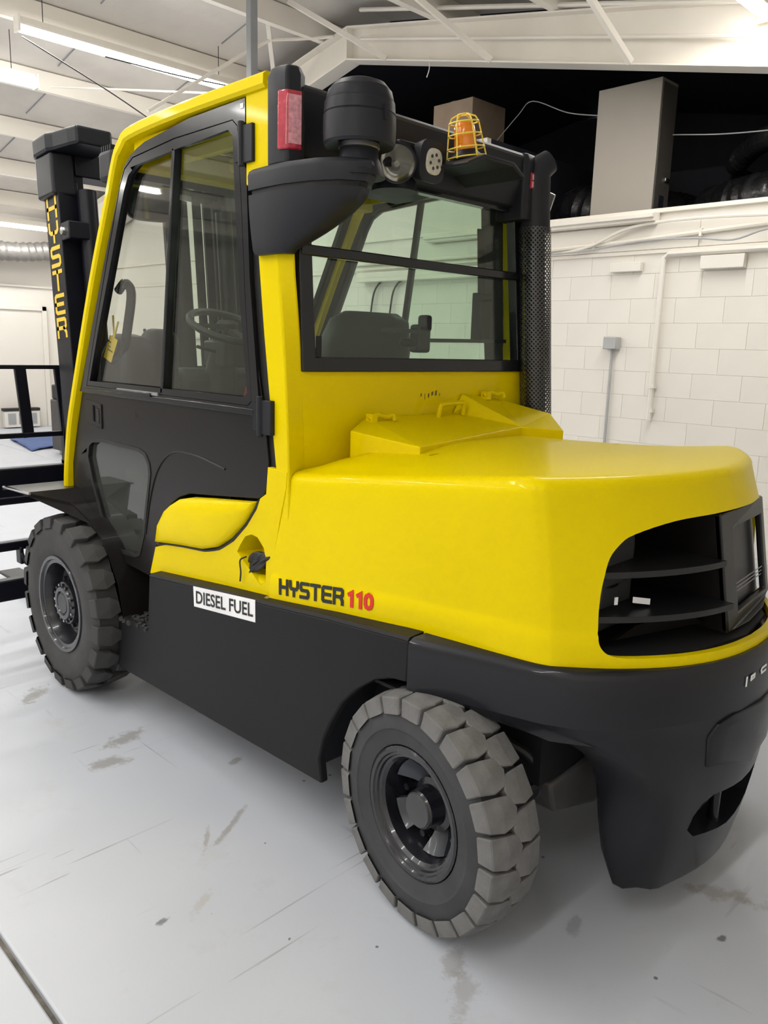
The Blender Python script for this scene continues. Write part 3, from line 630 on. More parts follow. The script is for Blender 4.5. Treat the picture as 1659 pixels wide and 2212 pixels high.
# corner caps and tail lamps
def cap_left():
    return MB().loft([[(-.660, .838, z), (-.662, .79, z), (-.652, .752, z), (-.612, .740, z), (-.585, .75, z), (-.585, .838, z)] for z in (2.085, 2.10, 2.25, 2.33)]+[[(-.648, .832, 2.358), (-.648, .79, 2.358), (-.64, .765, 2.358), (-.612, .755, 2.358), (-.595, .76, 2.358), (-.595, .832, 2.358)]])
cp = part('corner_cap', cap_left(), PLAST, smooth=30, bevel=.008, seg=3)
part('tail_lamp', MB().loft([[(-.668+.010*(z-2.1), .780, z), (-.656, .746, z), (-.612, .732, z), (-.605, .745, z), (-.65, .782, z)] for z in (2.125, 2.14, 2.262, 2.285)]), REDL, cp, smooth=30, bevel=.005)
part('lamp_pattern', MB().loft([[(-.6525, .7436, z), (-.6155, .7318, z), (-.614, .735, z), (-.651, .747, z)] for z in (2.14, 2.272)]), REDPAT, cp)
cr = part('corner_cap', MB().loft([[(.47, .86, z), (.47, .735, z), (.49, .722, z), (.555, .728, z), (.585, .75, z), (.585, .86, z)] for z in (2.07, 2.085, 2.20, 2.28)]+[[(.48, .85, 2.315), (.48, .75, 2.315), (.495, .74, 2.315), (.55, .745, 2.315), (.57, .76, 2.315), (.57, .85, 2.315)]]), PLAST, smooth=30, bevel=.006, seg=3)
part('tail_lamp', MB().loft([[(.497, .7205, z-.0), (.540, .7235, z), (.54, .73, z), (.50, .73, z)] for z in (2.185, 2.243)]), REDL, cr)
part('lamp_pattern', MB().box(.508, .535, .7195, .7225, 2.19, 2.212).box(.508, .535, .7195, .7225, 2.217, 2.238), REDPAT, cr)
# ---- rear window ----------------------------------------------------
def rw(u, v, w): return (u, .772+.055*(v-1.49)+w, v)
part('rear_window_frame', MB().plate([(-.578, 1.488), (.578, 1.488), (.562, 2.14), (-.585, 2.14)], [[(-.525, 1.535), (-.533, 2.10), (.505, 2.10), (.545, 1.535)]], rw, -.012, .03), FRAMEB, bevel=.004)
part('rear_window_glass', MB().plate([(-.53, 1.53), (.55, 1.53), (.51, 2.105), (-.538, 2.105)], [], rw, .006, .010), G_REAR, smooth=0)
part('rear_window_bar', MB().bar((-.575, .785, 1.858), (.545, .785, 1.862), .02, .032), FRAMEB, bevel=.004)
wm = part('wiper_motor', MB().box(-.025, .045, .79, .84, 1.555, 1.655).box(.01, .045, .785, .835, 1.63, 1.69).box(-.09, -.02, .80, .83, 1.575, 1.605), PLAST, bevel=.012, seg=3)
part('wiper_arm', MB().bar((.03, .80, 1.60), (.50, .80, 1.608), .01, .014), FRAMEB, wm); part('wiper_arm', MB().bar((-.20, .80, 1.63), (0, .80, 1.63), .01, .014), FRAMEB, wm)
part('window_strap', MB().box(-.525, -.505, .76, .764, 1.535, 1.60), PLAST)
# ---- air intake ------------------------------------------------------
def duct_ring(z, pts): return [(x, y, z) for x, y in pts]
def blend(a, b, t): return [(p[0]+(q[0]-p[0])*t, p[1]+(q[1]-p[1])*t) for p, q in zip(a, b)]
DT = [(-.640, .935), (-.664, .93), (-.670, .84), (-.668, .74), (-.645, .63), (-.602, .548), (-.54, .510), (-.488, .528), (-.463, .578), (-.472, .64), (-.53, .705), (-.60, .74), (-.640, .78)]
DB = [(-.638, .915), (-.660, .91), (-.664, .85), (-.663, .82), (-.660, .79), (-.652, .765), (-.640, .752), (-.620, .748), (-.610, .752), (-.605, .765), (-.61, .78), (-.628, .79), (-.636, .81)]
up_ = MB().loft([duct_ring(2.088, blend(DT, [(-.58, .72)]*13, .08)), duct_ring(2.082, blend(DT, [(-.58, .72)]*13, .02)), duct_ring(2.070, DT), duct_ring(2.028, blend(DT, DB, .08))])
intake = part('intake_duct', up_, PLAST, smooth=40)
part('seam_band', MB().loft([duct_ring(2.028, blend(blend(DT, DB, .10), [(-.58, .72)]*13, .06)), duct_ring(2.014, blend(blend(DT, DB, .12), [(-.58, .72)]*13, .06))]), DARK, intake, smooth=40)
lo = [duct_ring(2.014, blend(DT, DB, .12))]
for i in range(1, 9):
    t = i/8; lo.append(duct_ring(2.014-.164*t, blend(DT, DB, .12+.88*(t**1.65))))
lo.append(duct_ring(1.838, blend(DB, [(-.64, .83)]*13, .12)))
part('lower_duct', MB().loft(lo), PLAST, intake, smooth=40)
part('duct_clip', MB().obox((-.545, .585, 2.01), (.02, -.012, .012), (.004, .006, 0), (-.004, 0, .008)), PLAST, intake, bevel=.004)
pcx, pcy = -.522, .585
part('intake_neck', MB().lathe([(.078, 2.046), (.066, 2.081), (.056, 2.101), (.056, 2.146), (.060, 2.146), (.060, 2.156), (.05, 2.156)], (pcx, pcy, 0), 'z', 32, True, True), PLAST, intake)
part('neck_clamp', MB().lathe([(.0565, 2.122), (.0595, 2.124), (.0595, 2.136), (.0565, 2.138)], (pcx, pcy, 0), 'z', 32), STEEL, intake)
part('precleaner_cap', MB().lathe([(.07, 2.141), (.098, 2.128), (.103, 2.136), (.1045, 2.176), (.1035, 2.208), (.1005, 2.211), (.1025, 2.214), (.100, 2.244), (.0965, 2.246), (.097, 2.250), (.091, 2.273), (.086, 2.275), (.0855, 2.279), (.072, 2.294), (.05, 2.302), (.047, 2.298), (.042, 2.301), (.014, 2.305)], (pcx, pcy, 0), 'z', 40, True, True), PLAST, intake, smooth=28)
part('cap_tab', MB().obox((pcx+.0, pcy-.104, 2.205), (.004, 0, 0), (0, .004, 0), (0, 0, .02)), PLAST, intake)
# ---- work lamps -------------------------------------------------------
def lamp_round(c, d, r):
    t = empty('work_lamp', c); t.parent = FK; t.rotation_euler = Vector(d).to_track_quat('Z', 'Y').to_euler()
    part('lamp_shell', MB().lathe([(.02, -.075), (r*.6, -.07), (r*.95, -.03), (r*1.06, -.004), (r*1.06, .008), (r*.97, .010)], (0, 0, 0), 'z', 28, True, False), PLAST, t)
    part('lamp_bowl', MB().lathe([(.012, -.055), (r*.55, -.045), (r*.85, -.018), (r*.97, .002)], (0, 0, 0), 'z', 28, True, False), REFL, t)
    part('bulb', MB().lathe([(.002, -.015), (.009, -.02), (.009, -.045)], (0, 0, 0), 'z', 12, True, True), LENS, t)
    part('lamp_glass', MB().lathe([(r*.98, .004), (r*.8, .012), (r*.5, .019), (r*.2, .022), (.002, .0225)], (0, 0, 0), 'z', 28, False, True), glass('lamp_cover', (.80, .80, .76)), t)
    return t
lamp_round((-.335, .615, 2.122), (-.62, -.74, -.10), .055)
part('lamp_bracket', MB().box(-.36, -.31, .66, .76, 2.12, 2.17).box(-.28, -.10, .66, .76, 2.16, 2.21), PLAST, bevel=.006)
t = empty('led_lamp', (-.168, .625, 2.155)); t.parent = FK; t.scale = (.70, .70, .70); t.rotation_euler = Vector((.05, -1.0, -.10)).to_track_quat('Z', 'Y').to_euler()
def rsq(r, k, n=32):
    o_ = []
    for i in range(n):
        a = 2*math.pi*i/n; c, s = math.cos(a), math.sin(a); o_.append((r*math.copysign(abs(c)**k, c), r*math.copysign(abs(s)**k, s)))
    return o_
def rsq_loft(levels, k): return MB().loft([[(x, y, z) for x, y in rsq(r, k)] for r, z in levels])
part('lamp_shell', rsq_loft([(.06, -.09), (.078, -.06), (.090, -.012), (.090, .004), (.066, .010)], .55), PLAST, t)
part('lamp_lens', rsq_loft([(.056, .004), (.056, .013), (.052, .016)], .75), LEDM, t)
for i in range(6):
    a = i*math.pi/3+.3; part('led', MB().lathe([(.008, .014), (.008, .018), (.003, .0185)], (.03*math.cos(a), .03*math.sin(a), 0), 'z', 10, True, True), HUBG, t)
for i in range(5): part('cooling_fin', MB().box(-.05, .05, -.045+.02*i, -.039+.02*i, -.10, -.055), PLAST, t)
part('lamp_yoke', MB().bar((-.078, 0, -.03), (-.078, -.0, -.12), .02, .03).bar((.078, 0, -.03), (.078, 0, -.12), .02, .03), PLAST, t, bevel=.003)
part('lamp_cowl', MB().lathe([(.075, 0), (.072, .03), (.06, .045), (.02, .05)], (-.215, .745, 2.07), 'z', 24, True, True), PLAST)
# ---- beacon -----------------------------------------------------------
bk = part('beacon_bracket', MB().loft([[(x, y, z) for x, z in ((-.135, 2.148), (-.055, 2.182), (.10, 2.182), (.16, 2.15), (.16, 2.138), (.09, 2.168), (-.05, 2.168), (-.135, 2.138))] for y in (.50, .76)]), PLAST, smooth=0, bevel=.004)
be = empty('warning_beacon', (-.028, .60, 2.183)); be.parent = FK; be.scale = (.80, .80, .93); be.rotation_euler = (R(-2), R(-9), 0)
part('beacon_base', MB().lathe([(.062, 0), (.062, .012), (.05, .02), (.045, .03)], (0, 0, 0), 'z', 24, True, True), PLAST, be)
part('beacon_lens', MB().lathe([(.046, .03), (.048, .034), (.044, .08), (.042, .105), (.034, .118), (.01, .122)], (0, 0, 0), 'z', 28, True, True), AMB, be)
part('lens_ring', MB().lathe([(.0485, .036), (.050, .040), (.0485, .044)], (0, 0, 0), 'z', 28), AMB, be)
cg = part('beacon_cage', MB().tube([(.060*math.cos(2*math.pi*i/24), .060*math.sin(2*math.pi*i/24), .118) for i in range(24)], .0032, 6, True), YELW, be)
for z, r_ in ((.035, .076), (.078, .068), (.005, .080)): part('cage_ring', MB().tube([(r_*math.cos(2*math.pi*i/24), r_*math.sin(2*math.pi*i/24), z) for i in range(24)], .0028, 6, True), YELW, be)
for i in range(6):
    a = i*math.pi/3+.2; c, s = math.cos(a), math.sin(a)
    part('cage_wire', MB().tube([(.081*c, .081*s, 0), (.066*c, .066*s, .085), (.060*c, .060*s, .118), (.048*c, .048*s, .136), (.022*c, .022*s, .145)], .0032, 6), YELW, be)
part('cage_ring', MB().tube([(.022*math.cos(2*math.pi*i/16), .022*math.sin(2*math.pi*i/16), .145) for i in range(16)], .0028, 6, True), YELW, be)
# ---- exhaust stack with mesh guard -------------------------------------
ex0, ex1 = Vector((.612, .70, 1.24)), Vector((.578, .745, 2.05))
part('exhaust_pipe', MB().tube([ex0, ex1], .040, 24), DOORB)
gm = MB(); nA, nZ = 24, 92; ax_ = (ex1-ex0); rg = .064; e1 = Vector((1, 0, 0)); e2 = Vector((0, 1, 0)); dr = .0026
def cyl(i, j, r): a = 2*math.pi*(i/nA); return ex0+ax_*(j/nZ)+e1*r*math.cos(a)+e2*r*math.sin(a)
for j in range(nZ):
    for i in range(nA):
        for (i0, i1) in ((i, i+.5), (i, i-.5)) if j % 2 == 0 else ((i+.5, i+1), (i+.5, i)):
            p, q = cyl(i0, j, rg), cyl(i1, j+1, rg); d_ = (q-p).normalized(); nr = Vector((math.cos(2*math.pi*i0/nA), math.sin(2*math.pi*i0/nA), 0)); s_ = d_.cross(nr).normalized()*dr
            gm.add([p+s_, p-s_, q-s_, q+s_, p+nr*.002], [(0, 1, 2, 3)])
g_ = part('mesh_guard', gm, mat('guard_black', (.075, .075, .078), .3, .7), smooth=0)
stk = part('exhaust_stack', MB().tube([ex1-ax_*.02, ex1+Vector((-.006, .004, .10)), ex1+Vector((-.01, .006, .19))], .060, 24).tube([ex1+Vector((-.01, .006, .18)), ex1+Vector((.0, -.01, .225)), ex1+Vector((.03, -.03, .25))], [.058, .052, .045], 20), PLAST, smooth=40)
part('rain_flap', MB().obox(ex1+Vector((.07, -.01, .11)), (.004, 0, .002), (0, .02, .01), (.010, -.004, .032)), ALU, bevel=.003)
# ---- left door (mirrored on the right) -----------------------------------
DO = [(2.233, 1.335), (2.30, 1.18), (2.362, 1.011), (2.37, .90), (2.345, .829), (2.22, .75), (2.084, .693), (1.96, .65), (1.90, .638), (1.69, .628), (1.665, .645), (1.625, .75), (1.589, .846), (1.54, .915), (1.495, .958), (1.43, .995), (1.359, 1.018), (1.20, 1.035), (.923, 1.066), (.897, 1.078), (.880, 1.105), (.868, 1.193), (.89, 1.33), (.923, 1.487), (.957, 1.775), (.972, 2.0), (.977, 2.19), (.976, 2.305), (1.30, 2.300), (1.60, 2.272), (1.66, 2.258), (1.71, 2.240), (1.753, 2.215), (1.79, 2.165), (1.931, 1.92), (2.10, 1.60)]
DH = [(2.150, 1.385), (2.05, 1.60), (1.90, 1.90), (1.785, 2.13), (1.745, 2.185), (1.68, 2.215), (1.40, 2.232), (1.06, 2.240), (1.035, 2.22), (1.02, 2.0), (1.0, 1.70), (.965, 1.40), (.985, 1.385)]
DL = [(2.185, 1.11), (2.15, 1.13), (2.05, 1.142), (1.74, 1.137), (1.69, 1.125), (1.66, 1.09), (1.655, 1.05), (1.72, .80), (1.76, .71), (1.80, .695), (1.95, .685), (2.0, .70), (2.08, .80), (2.16, .95), (2.20, 1.06)]
def inset(P, d):
    c = Vector((sum(p[0] for p in P)/len(P), sum(p[1] for p in P)/len(P))); o_ = []
    for p in P:
        v = Vector(p)-c; o_.append(tuple(c+v*(1-d/max(.05, v.length))))
    return o_
def door(sgn):
    fx = lambda X: (lambda u, v, w: (sgn*(X+w), u, v))
    d = part('door', MB().plate(DO, [DH, DL], fx(.60), 0, .032), DOORB, bevel=.005)
    # raised upper frame
    part('window_frame', MB().plate([(p[0], p[1]) for p in inset(DH, -.018)], [inset(DH, .016)], fx(.625), 0, .014), FRAMEB, d, bevel=.003)
    part('upper_frame', MB().plate([(2.235, 1.345), (2.10, 1.60), (1.931, 1.92), (1.79, 2.165), (1.753, 2.215), (1.71, 2.240), (1.66, 2.258), (1.60, 2.272), (1.30, 2.300), (.976, 2.305), (.977, 2.19), (.957, 1.775), (.923, 1.487), (.905, 1.345)], [inset(DH, -.022)], fx(.628), 0, .012), FRAMEB, d, bevel=.003)
    part('waist_strip', MB().bar((sgn*.640, 2.2, 1.352), (sgn*.640, .93, 1.352), .012, .022).bar((sgn*.645, 1.92, 1.366), (sgn*.645, 1.6, 1.366), .012, .016), FRAMEB, d, bevel=.003)
    part('slide_track', MB().bar((sgn*.640, 1.88, 1.372), (sgn*.640, 1.55, 1.372), .010, .012), ALU, d)
    part('window_divider', MB().bar((sgn*.622, 1.408, 2.225), (sgn*.622, 1.535, 1.375), .018, .034, (1, 0, 0)), FRAMEB, d, bevel=.004)
    part('front_pane', MB().plate([(2.16, 1.38), (1.78, 2.15), (1.70, 2.22), (1.40, 2.235), (1.53, 1.38)], [], fx(.606), 0, .004), G_DOOR, d, smooth=0)
    part('rear_pane', MB().plate([(1.53, 1.38), (1.40, 2.235), (1.03, 2.24), (1.015, 2.0), (.96, 1.38)], [], fx(.614), 0, .004), G_DOORT, d, smooth=0)
    part('lower_pane', MB().plate(inset(DL, -.004), [], fx(.612), 0, .004), G_LOW, d, smooth=0)
    part('pane_seal', MB().plate(inset(DL, -.014), [inset(DL, .004)], fx(.63), 0, .005), INK, d)
    # recessed latch
    l = part('door_latch', MB().plate([(2.19, 1.315), (2.045, 1.300), (2.045, 1.195), (2.185, 1.215)], [[(2.12, 1.292), (2.062, 1.286), (2.062, 1.218), (2.12, 1.222)]], fx(.630), 0, .008), DOORB, d, bevel=.003)
    part('latch_pull', MB().obox((sgn*.634, 2.078, 1.25), (.004, 0, 0), (0, .012, 0), (0, 0, .03)), INK, l)
    # pressed swoosh line
    sw = catmull([(1.70, .80), (1.655, .95), (1.60, 1.06), (1.53, 1.13), (1.44, 1.165), (1.30, 1.165), (1.12, 1.14)], 4)
    part('pressed_line', MB().tube([(sgn*.6325, p.x, p.y) for p in sw], .004, 6), DOORB, d)
    for (y, z0, z1) in ((.960, 2.115, 2.225), (.868, 1.285, 1.395)):
        h = part('hinge', MB().obox((sgn*.642, y-.012, (z0+z1)/2), (.012, 0, 0), (0, .026, 0), (0, 0, (z1-z0)/2)).tube([(sgn*.652, y+.02, z0-.008), (sgn*.652, y+.02, z1+.012)], .011, 10), PLAST, d, bevel=.003)
        part('hinge_leaf', MB().obox((sgn*.640, y+.045, (z0+z1)/2), (.006, 0, 0), (0, .022, 0), (0, 0, (z1-z0)/2-.01)), FRAMEB, h)
    return d
dl = door(-1); dr_ = door(1)
part('frame_sticker', MB().obox((-.641, .992, 2.285), (.0006, 0, 0), (0, .008, 0), (0, 0, .007)), WHT, dl)
# ---- yellow side panels and bulge ------------------------------------------
def bulged(poly, holes, x, amt, cy, cz, ry, rz, th=.02):
    return None
SPO = [(1.66, .645), (1.61, .765), (1.53, .79), (1.40, .805), (1.25, .818), (1.15, .845), (1.06, .895), (.98, .965), (.925, 1.03), (.905, 1.07), (.872, 1.09), (.862, 1.18), *[(seam_y(z)+.005, z) for z in (1.175, 1.12, 1.06, 1.0, .94, .88, .82, .77, .738)], (1.0, .72), (1.30, .69)]
FILL = [(1.04, .862), (1.02, .89), (.99, .925), (.955, .938), (.92, .935), (.885, .905), (.872, .86), (.876, .79), (.905, .772)]
fs = lambda u, v, w: (-(.640+w), u, v)
def side_panels(sgn):
    f_ = lambda u, v, w: (sgn*(.640+w), u, v)
    p = part('side_panel', MB().plate(SPO, [FILL] if sgn < 0 else [], f_, -.025, .0), YEL, bevel=.004)
    bo = [(1.595, .79), (1.575, .86), (1.52, .925), (1.47, .958), (1.40, .992), (1.33, 1.008), (1.20, 1.024), (.925, 1.054), (.945, 1.025), (.99, .972), (1.07, .905), (1.155, .856), (1.25, .830), (1.40, .815), (1.52, .80)]
    cxy = Vector((1.27, .93)); rg = []
    for k, (sc, off) in enumerate(((1.0, -.02), (1.0, .006), (.985, .012), (.95, .018), (.85, .024), (.6, .030), (.3, .032), (.05, .033))):
        rg.append([f_(cxy.x+(a-cxy.x)*sc, cxy.y+(b-cxy.y)*sc, off) for a, b in bo])
    part('tank_cover', MB().loft(rg), YEL, smooth=50)
    part('panel_gap', MB().tube([f_(a, b, -.006) for a, b in catmull([(1.60, .778), (1.52, .795), (1.40, .810), (1.25, .824), (1.152, .850), (1.065, .900), (.985, .969), (.935, 1.028), (.915, 1.062)], 3)], .008, 6), INK, p)
    return p
sp = side_panels(-1); side_panels(1)
ff = [Vector(p) for p in FILL]; fc = Vector((.95, .86))
rec = MB().loft([[(-.640, p.x, p.y) for p in ff], [(-.59, *(fc+(p-fc)*.90)) for p in ff], [(-.55, *(fc+(p-fc)*.75)) for p in ff]], True, False, True)
part('filler_recess', rec, YEL, sp, smooth=50)
part('recess_gusset', MB().loft([[(-.64, 1.0, .80), (-.635, .885, .775), (-.60, .89, .80)], [(-.64, .99, .79), (-.635, .89, .765), (-.60, .90, .79)]]), YEL, sp)
part('seam_knob', MB().lathe([(.004, -.014), (.012, -.012), (.014, -.004), (.014, .004)], (-.652, .842, .738), 'x', 12, True, True), mat('brass_knob', (.30, .24, .04), .4), sp)
# hood seam shadow gap
part('hood_seam', MB().loft([[(-.626, seam_y(z)-.012, z), (-.626, seam_y(z)+.016, z), (-.59, seam_y(z)+.016, z), (-.59, seam_y(z)-.012, z)] for z in (.742, .80, .86, .92, .98, 1.04, 1.10, 1.15)]), INK)
# ---- chassis skirt ------------------------------------------------------------
SK = [(1.572, .662), (1.598, .43), (1.868, .435), (1.862, .191), (.514, .226), (.527, .305), (.508, .38), (.475, .449), (.425, .53), (.365, .592), (.295, .645), (.217, .675), (.164, .682), (.164, .800), (.50, .772), (.779, .742), (1.10, .712)]
def skirt(sgn):
    f_ = lambda u, v, w: (sgn*(.662+w), u, v)
    s_ = part('chassis_side', MB().plate(SK, [], f_, 0, .03), SKIRT, bevel=.006)
    part('skirt_lip', MB().loft([[(sgn*.692, y, z), (sgn*.684, y, z+.009), (sgn*.63, y, z+.013), (sgn*.63, y, z-.01)] for y, z in ((1.572, .662), (1.10, .712), (.779, .742), (.50, .772), (.166, .800))]), SKIRT, s_, smooth=30)
    part('skirt_groove', MB().box(min(sgn*.655, sgn*.60), max(sgn*.655, sgn*.60), .2, 1.62, .62, .63), DARK, s_)
    return s_
skl = skirt(-1); skirt(1)
part('chassis_core', MB().box(-.60, .60, .70, 1.55, .24, .72).box(-.42, .42, -.1, .8, .38, .76).box(-.60, .60, .1, .8, .70, .74), DARK)
part('arch_liner', MB().loft([[(x, y, z) for y, z in ((.60, .23), (.56, .45), (.44, .62), (.25, .71), (.16, .72), (.16, .74), (.27, .74), (.47, .65), (.60, .47), (.64, .23))] for x in (-.66, -.40)]), mat('liner_dark', (.010, .011, .016), .35), smooth=40)
part('arch_liner', MB().loft([[(x, y, z) for y, z in ((.60, .23), (.56, .45), (.44, .62), (.25, .71), (.16, .72), (.16, .74), (.27, .74), (.47, .65), (.60, .47), (.64, .23))] for x in (.40, .66)]), MATS['liner_dark'], smooth=40)
# step well with gritty tread
part('step_well', MB().box(-.66, -.50, 1.60, 1.90, .25, .41), SKIRT)
sm = MB()
for i in range(150):
    x, y = random.uniform(-.688, -.50), random.uniform(1.605, 1.862); s_ = random.uniform(.005, .010)
    sm.obox((x, y, .418+random.uniform(0, .012)), Vector((1, random.uniform(-1, 1), random.uniform(-.5, .5))).normalized()*s_*1.6, Vector((random.uniform(-.6, .6), 1, 0)).normalized()*s_, (0, 0, s_*.9))
sm.box(-.69, -.50, 1.60, 1.866, .405, .416)
o = part('step_grit', sm, GRIT, smooth=0); o['kind'] = 'stuff'
part('step_back', MB().box(-.52, -.48, 1.58, 1.95, .25, .72), MATS['liner_dark'])
# DIESEL FUEL sticker
st = part('fuel_sticker', MB().plate([(1.24, .623), (1.243, .699), (.86, .742), (.86, .664)], [], lambda u, v, w: (-(.6925+w), u, v), 0, .001), WHT, skl, smooth=0, label='white sticker reading DIESEL FUEL')
part('sticker_lettering', text_mesh('DIESEL FUEL', .071, lambda u, v, w: (-(.6935+w), 1.228-u*.93, .640+.108*u+v*.92), .0013, 1.0), INK, skl, smooth=0, label='black DIESEL FUEL lettering')
# ---- counterweight -------------------------------------------------------------
def cwh(z):
    # half outline (x, y) of the counterweight at height z, front to rear centre
    if z >= .66:
        k = 0.016
        return [Vector((.690, .166)), Vector((.672, .10)), Vector((.640, 0)), Vector((.612, -.10)), Vector((.586, -.19)), Vector((.545, -.275)), Vector((.46, -.355)), Vector((.35, -.424)), Vector((.23, -.473)), Vector((.115, -.500)), Vector((0, -.508))]
    return None
U = cwh(.8)
low = {.14: (.335, -.28, .30, -.385, -.440), .22: (.338, -.25, .315, -.40, -.455), .32: (.345, -.235, .33, -.41, -.475), .42: (.352, -.225, .345, -.415, -.492), .48: (.372, -.215, .37, -.41, -.500), .53: (.41, -.20, .41, -.395, -.505), .575: (.47, -.18, .46, -.365, -.508), .61: (.56, -.16, .50, -.335, -.510)}
def low_ring(hw, yf, xc, yc, yr):
    p = [Vector((hw-.02, yf)), Vector((hw, yf-.02)), Vector((hw, yf-.05)), Vector((xc+.0, yc+.03)), Vector((xc-.02, yc-.0)), Vector((xc*.86, yc-(yc-yr)*.25)), Vector((xc*.7, yc-(yc-yr)*.45)), Vector((xc*.52, yc-(yc-yr)*.68)), Vector((xc*.34, yc-(yc-yr)*.86)), Vector((xc*.17, yc-(yc-yr)*.97)), Vector((0, yr))]
    return p
def full(h, z): return [(-p.x, p.y, z) for p in h]+[(p.x, p.y, z) for p in h[-2::-1]]
rg = [full(low_ring(*low[z]), z) for z in sorted(low)]
rg[0] = [(x*.985, -.33+(y+.33)*.97, .14) for x, y, z in rg[0]]; rg.insert(1, full(low_ring(*low[.14]), .15))
cwl = part('counterweight', MB().loft([full(U, z) for z in (.66,)]+[full(U, z) for z in (.72, .785)]+[full([p*.992 for p in U], .800), full([p*.975 for p in U], .808)]), CWB, smooth=40, bevel=0)
# underside sweep from the upper band into the leg
def mixr(a, b, t): return [p*(1-t)+q*t for p, q in zip(a, b)]
L61 = low_ring(*low[.61])
part('counterweight_leg', MB().loft(rg+[full(mixr(L61, U, .55), .635)]+[full(U, .662)]), CWB, cwl, smooth=45)
leg = cwl.children[-1]
POC = [(-.262, .325), (-.250, .375), (-.22, .415), (-.17, .435), (0, .425), (.17, .435), (.22, .415), (.25, .375), (.262, .325), (.22, .275), (0, .25), (-.22, .285)]
boolean(leg, [MB().loft([[(x, -.7, z) for x, z in POC], [(x*.8, -.38, (z-.32)*.75+.32) for x, z in POC]])])
leg.data.materials.clear(); leg.data.materials.append(CWB); shade(leg.data, 40)
part('pocket_liner', MB().box(-.24, .24, -.385, -.378, .24, .44), DARK, cwl)
part('tow_pin', MB().tube([(-.02, -.43, .22), (-.02, -.43, .42)], .016, 12).box(-.10, .02, -.42, -.38, .345, .365), FRAMEB, cwl, bevel=.004)
def leg_y(x, z):
    zs = sorted(low); 
    for a, b in zip(zs, zs[1:]):
        if a <= z <= b:
            t_ = (z-a)/(b-a); h = mixr(low_ring(*low[a]), low_ring(*low[b]), t_)
            break
    else: h = mixr(L61, U, min(1, max(0, (z-.61)/.05)))
    ax = abs(x); h = h[4:] if z < .61 else h
    for p, q in zip(h, h[1:]):
        if q.x <= ax <= p.x: return p.y+(q.y-p.y)*(p.x-ax)/max(1e-6, p.x-q.x)
    return h[0].y
PAN = catmull([(-.215, .52), (-.222, .60), (-.20, .64), (-.14, .655), (0, .655), (.14, .655), (.20, .64), (.222, .60), (.215, .52), (.16, .485), (0, .470), (-.16, .485)], 1)[:-1]
rgp = []
for sc, of in ((1.0, .002), (1.0, -.006), (.97, -.009)): rgp.append([(p.x*sc, leg_y(p.x*sc, .56+(p.y-.56)*sc)+of, .56+(p.y-.56)*sc) for p in PAN])
for sc in (.75, .5, .25, .05): rgp.append([(p.x*sc, leg_y(p.x*sc, .56+(p.y-.56)*sc)-.009, .56+(p.y-.56)*sc) for p in PAN])
part('cast_panel', MB().loft(rgp), CWB, cwl, smooth=35)
for s_, (x0, z0) in (([(0, 0), (0, .022)], (-.10, .725)), ([(0, 0), (.018, .004), (.018, .012), (0, .010), (0, 0)], (-.075, .735)), ([(.03, .016), (.004, .014), (0, .008), (.004, 0), (.03, .002)], (-.015, .738))):
    mk = MB(); ribbon(mk, s_, .006, lambda u, v, w: (x0+u, -.507+.45*(x0+u)**2-.0015-w, z0+v)); part('paint_mark', mk, WHT, cwl, smooth=0, label='scuffed white mark')
# ---- rear axle
part('steer_axle', MB().box(-.40, .40, .04, .20, .26, .42).box(-.16, .16, -.02, .24, .22, .5), mat('axle_grey', (.05, .05, .055), .5, var=.3), bevel=.02)
part('steer_cylinder', MB().tube([(-.36, -.02, .33), (.36, -.02, .33)], .045, 16).tube([(-.50, -.02, .33), (.5, -.02, .33)], .02, 10), MATS['axle_grey'])
part('axle_cover', MB().loft([[(-.36, -.10, .36), (-.12, -.12, .40), (-.06, -.12, .34), (-.12, -.12, .22), (-.30, -.08, .24)], [(-.36, .04, .36), (-.12, .04, .40), (-.06, .04, .34), (-.12, .04, .22), (-.30, .04, .24)]]), mat('axle_light', (.085, .08, .08), .5, var=.4), bevel=.01)
part('hydraulic_hose', MB().tube(catmull([(-.46, .0, .50), (-.42, -.06, .46), (-.38, -.08, .38), (-.41, -.04, .34)], 5), .013, 8), INK)
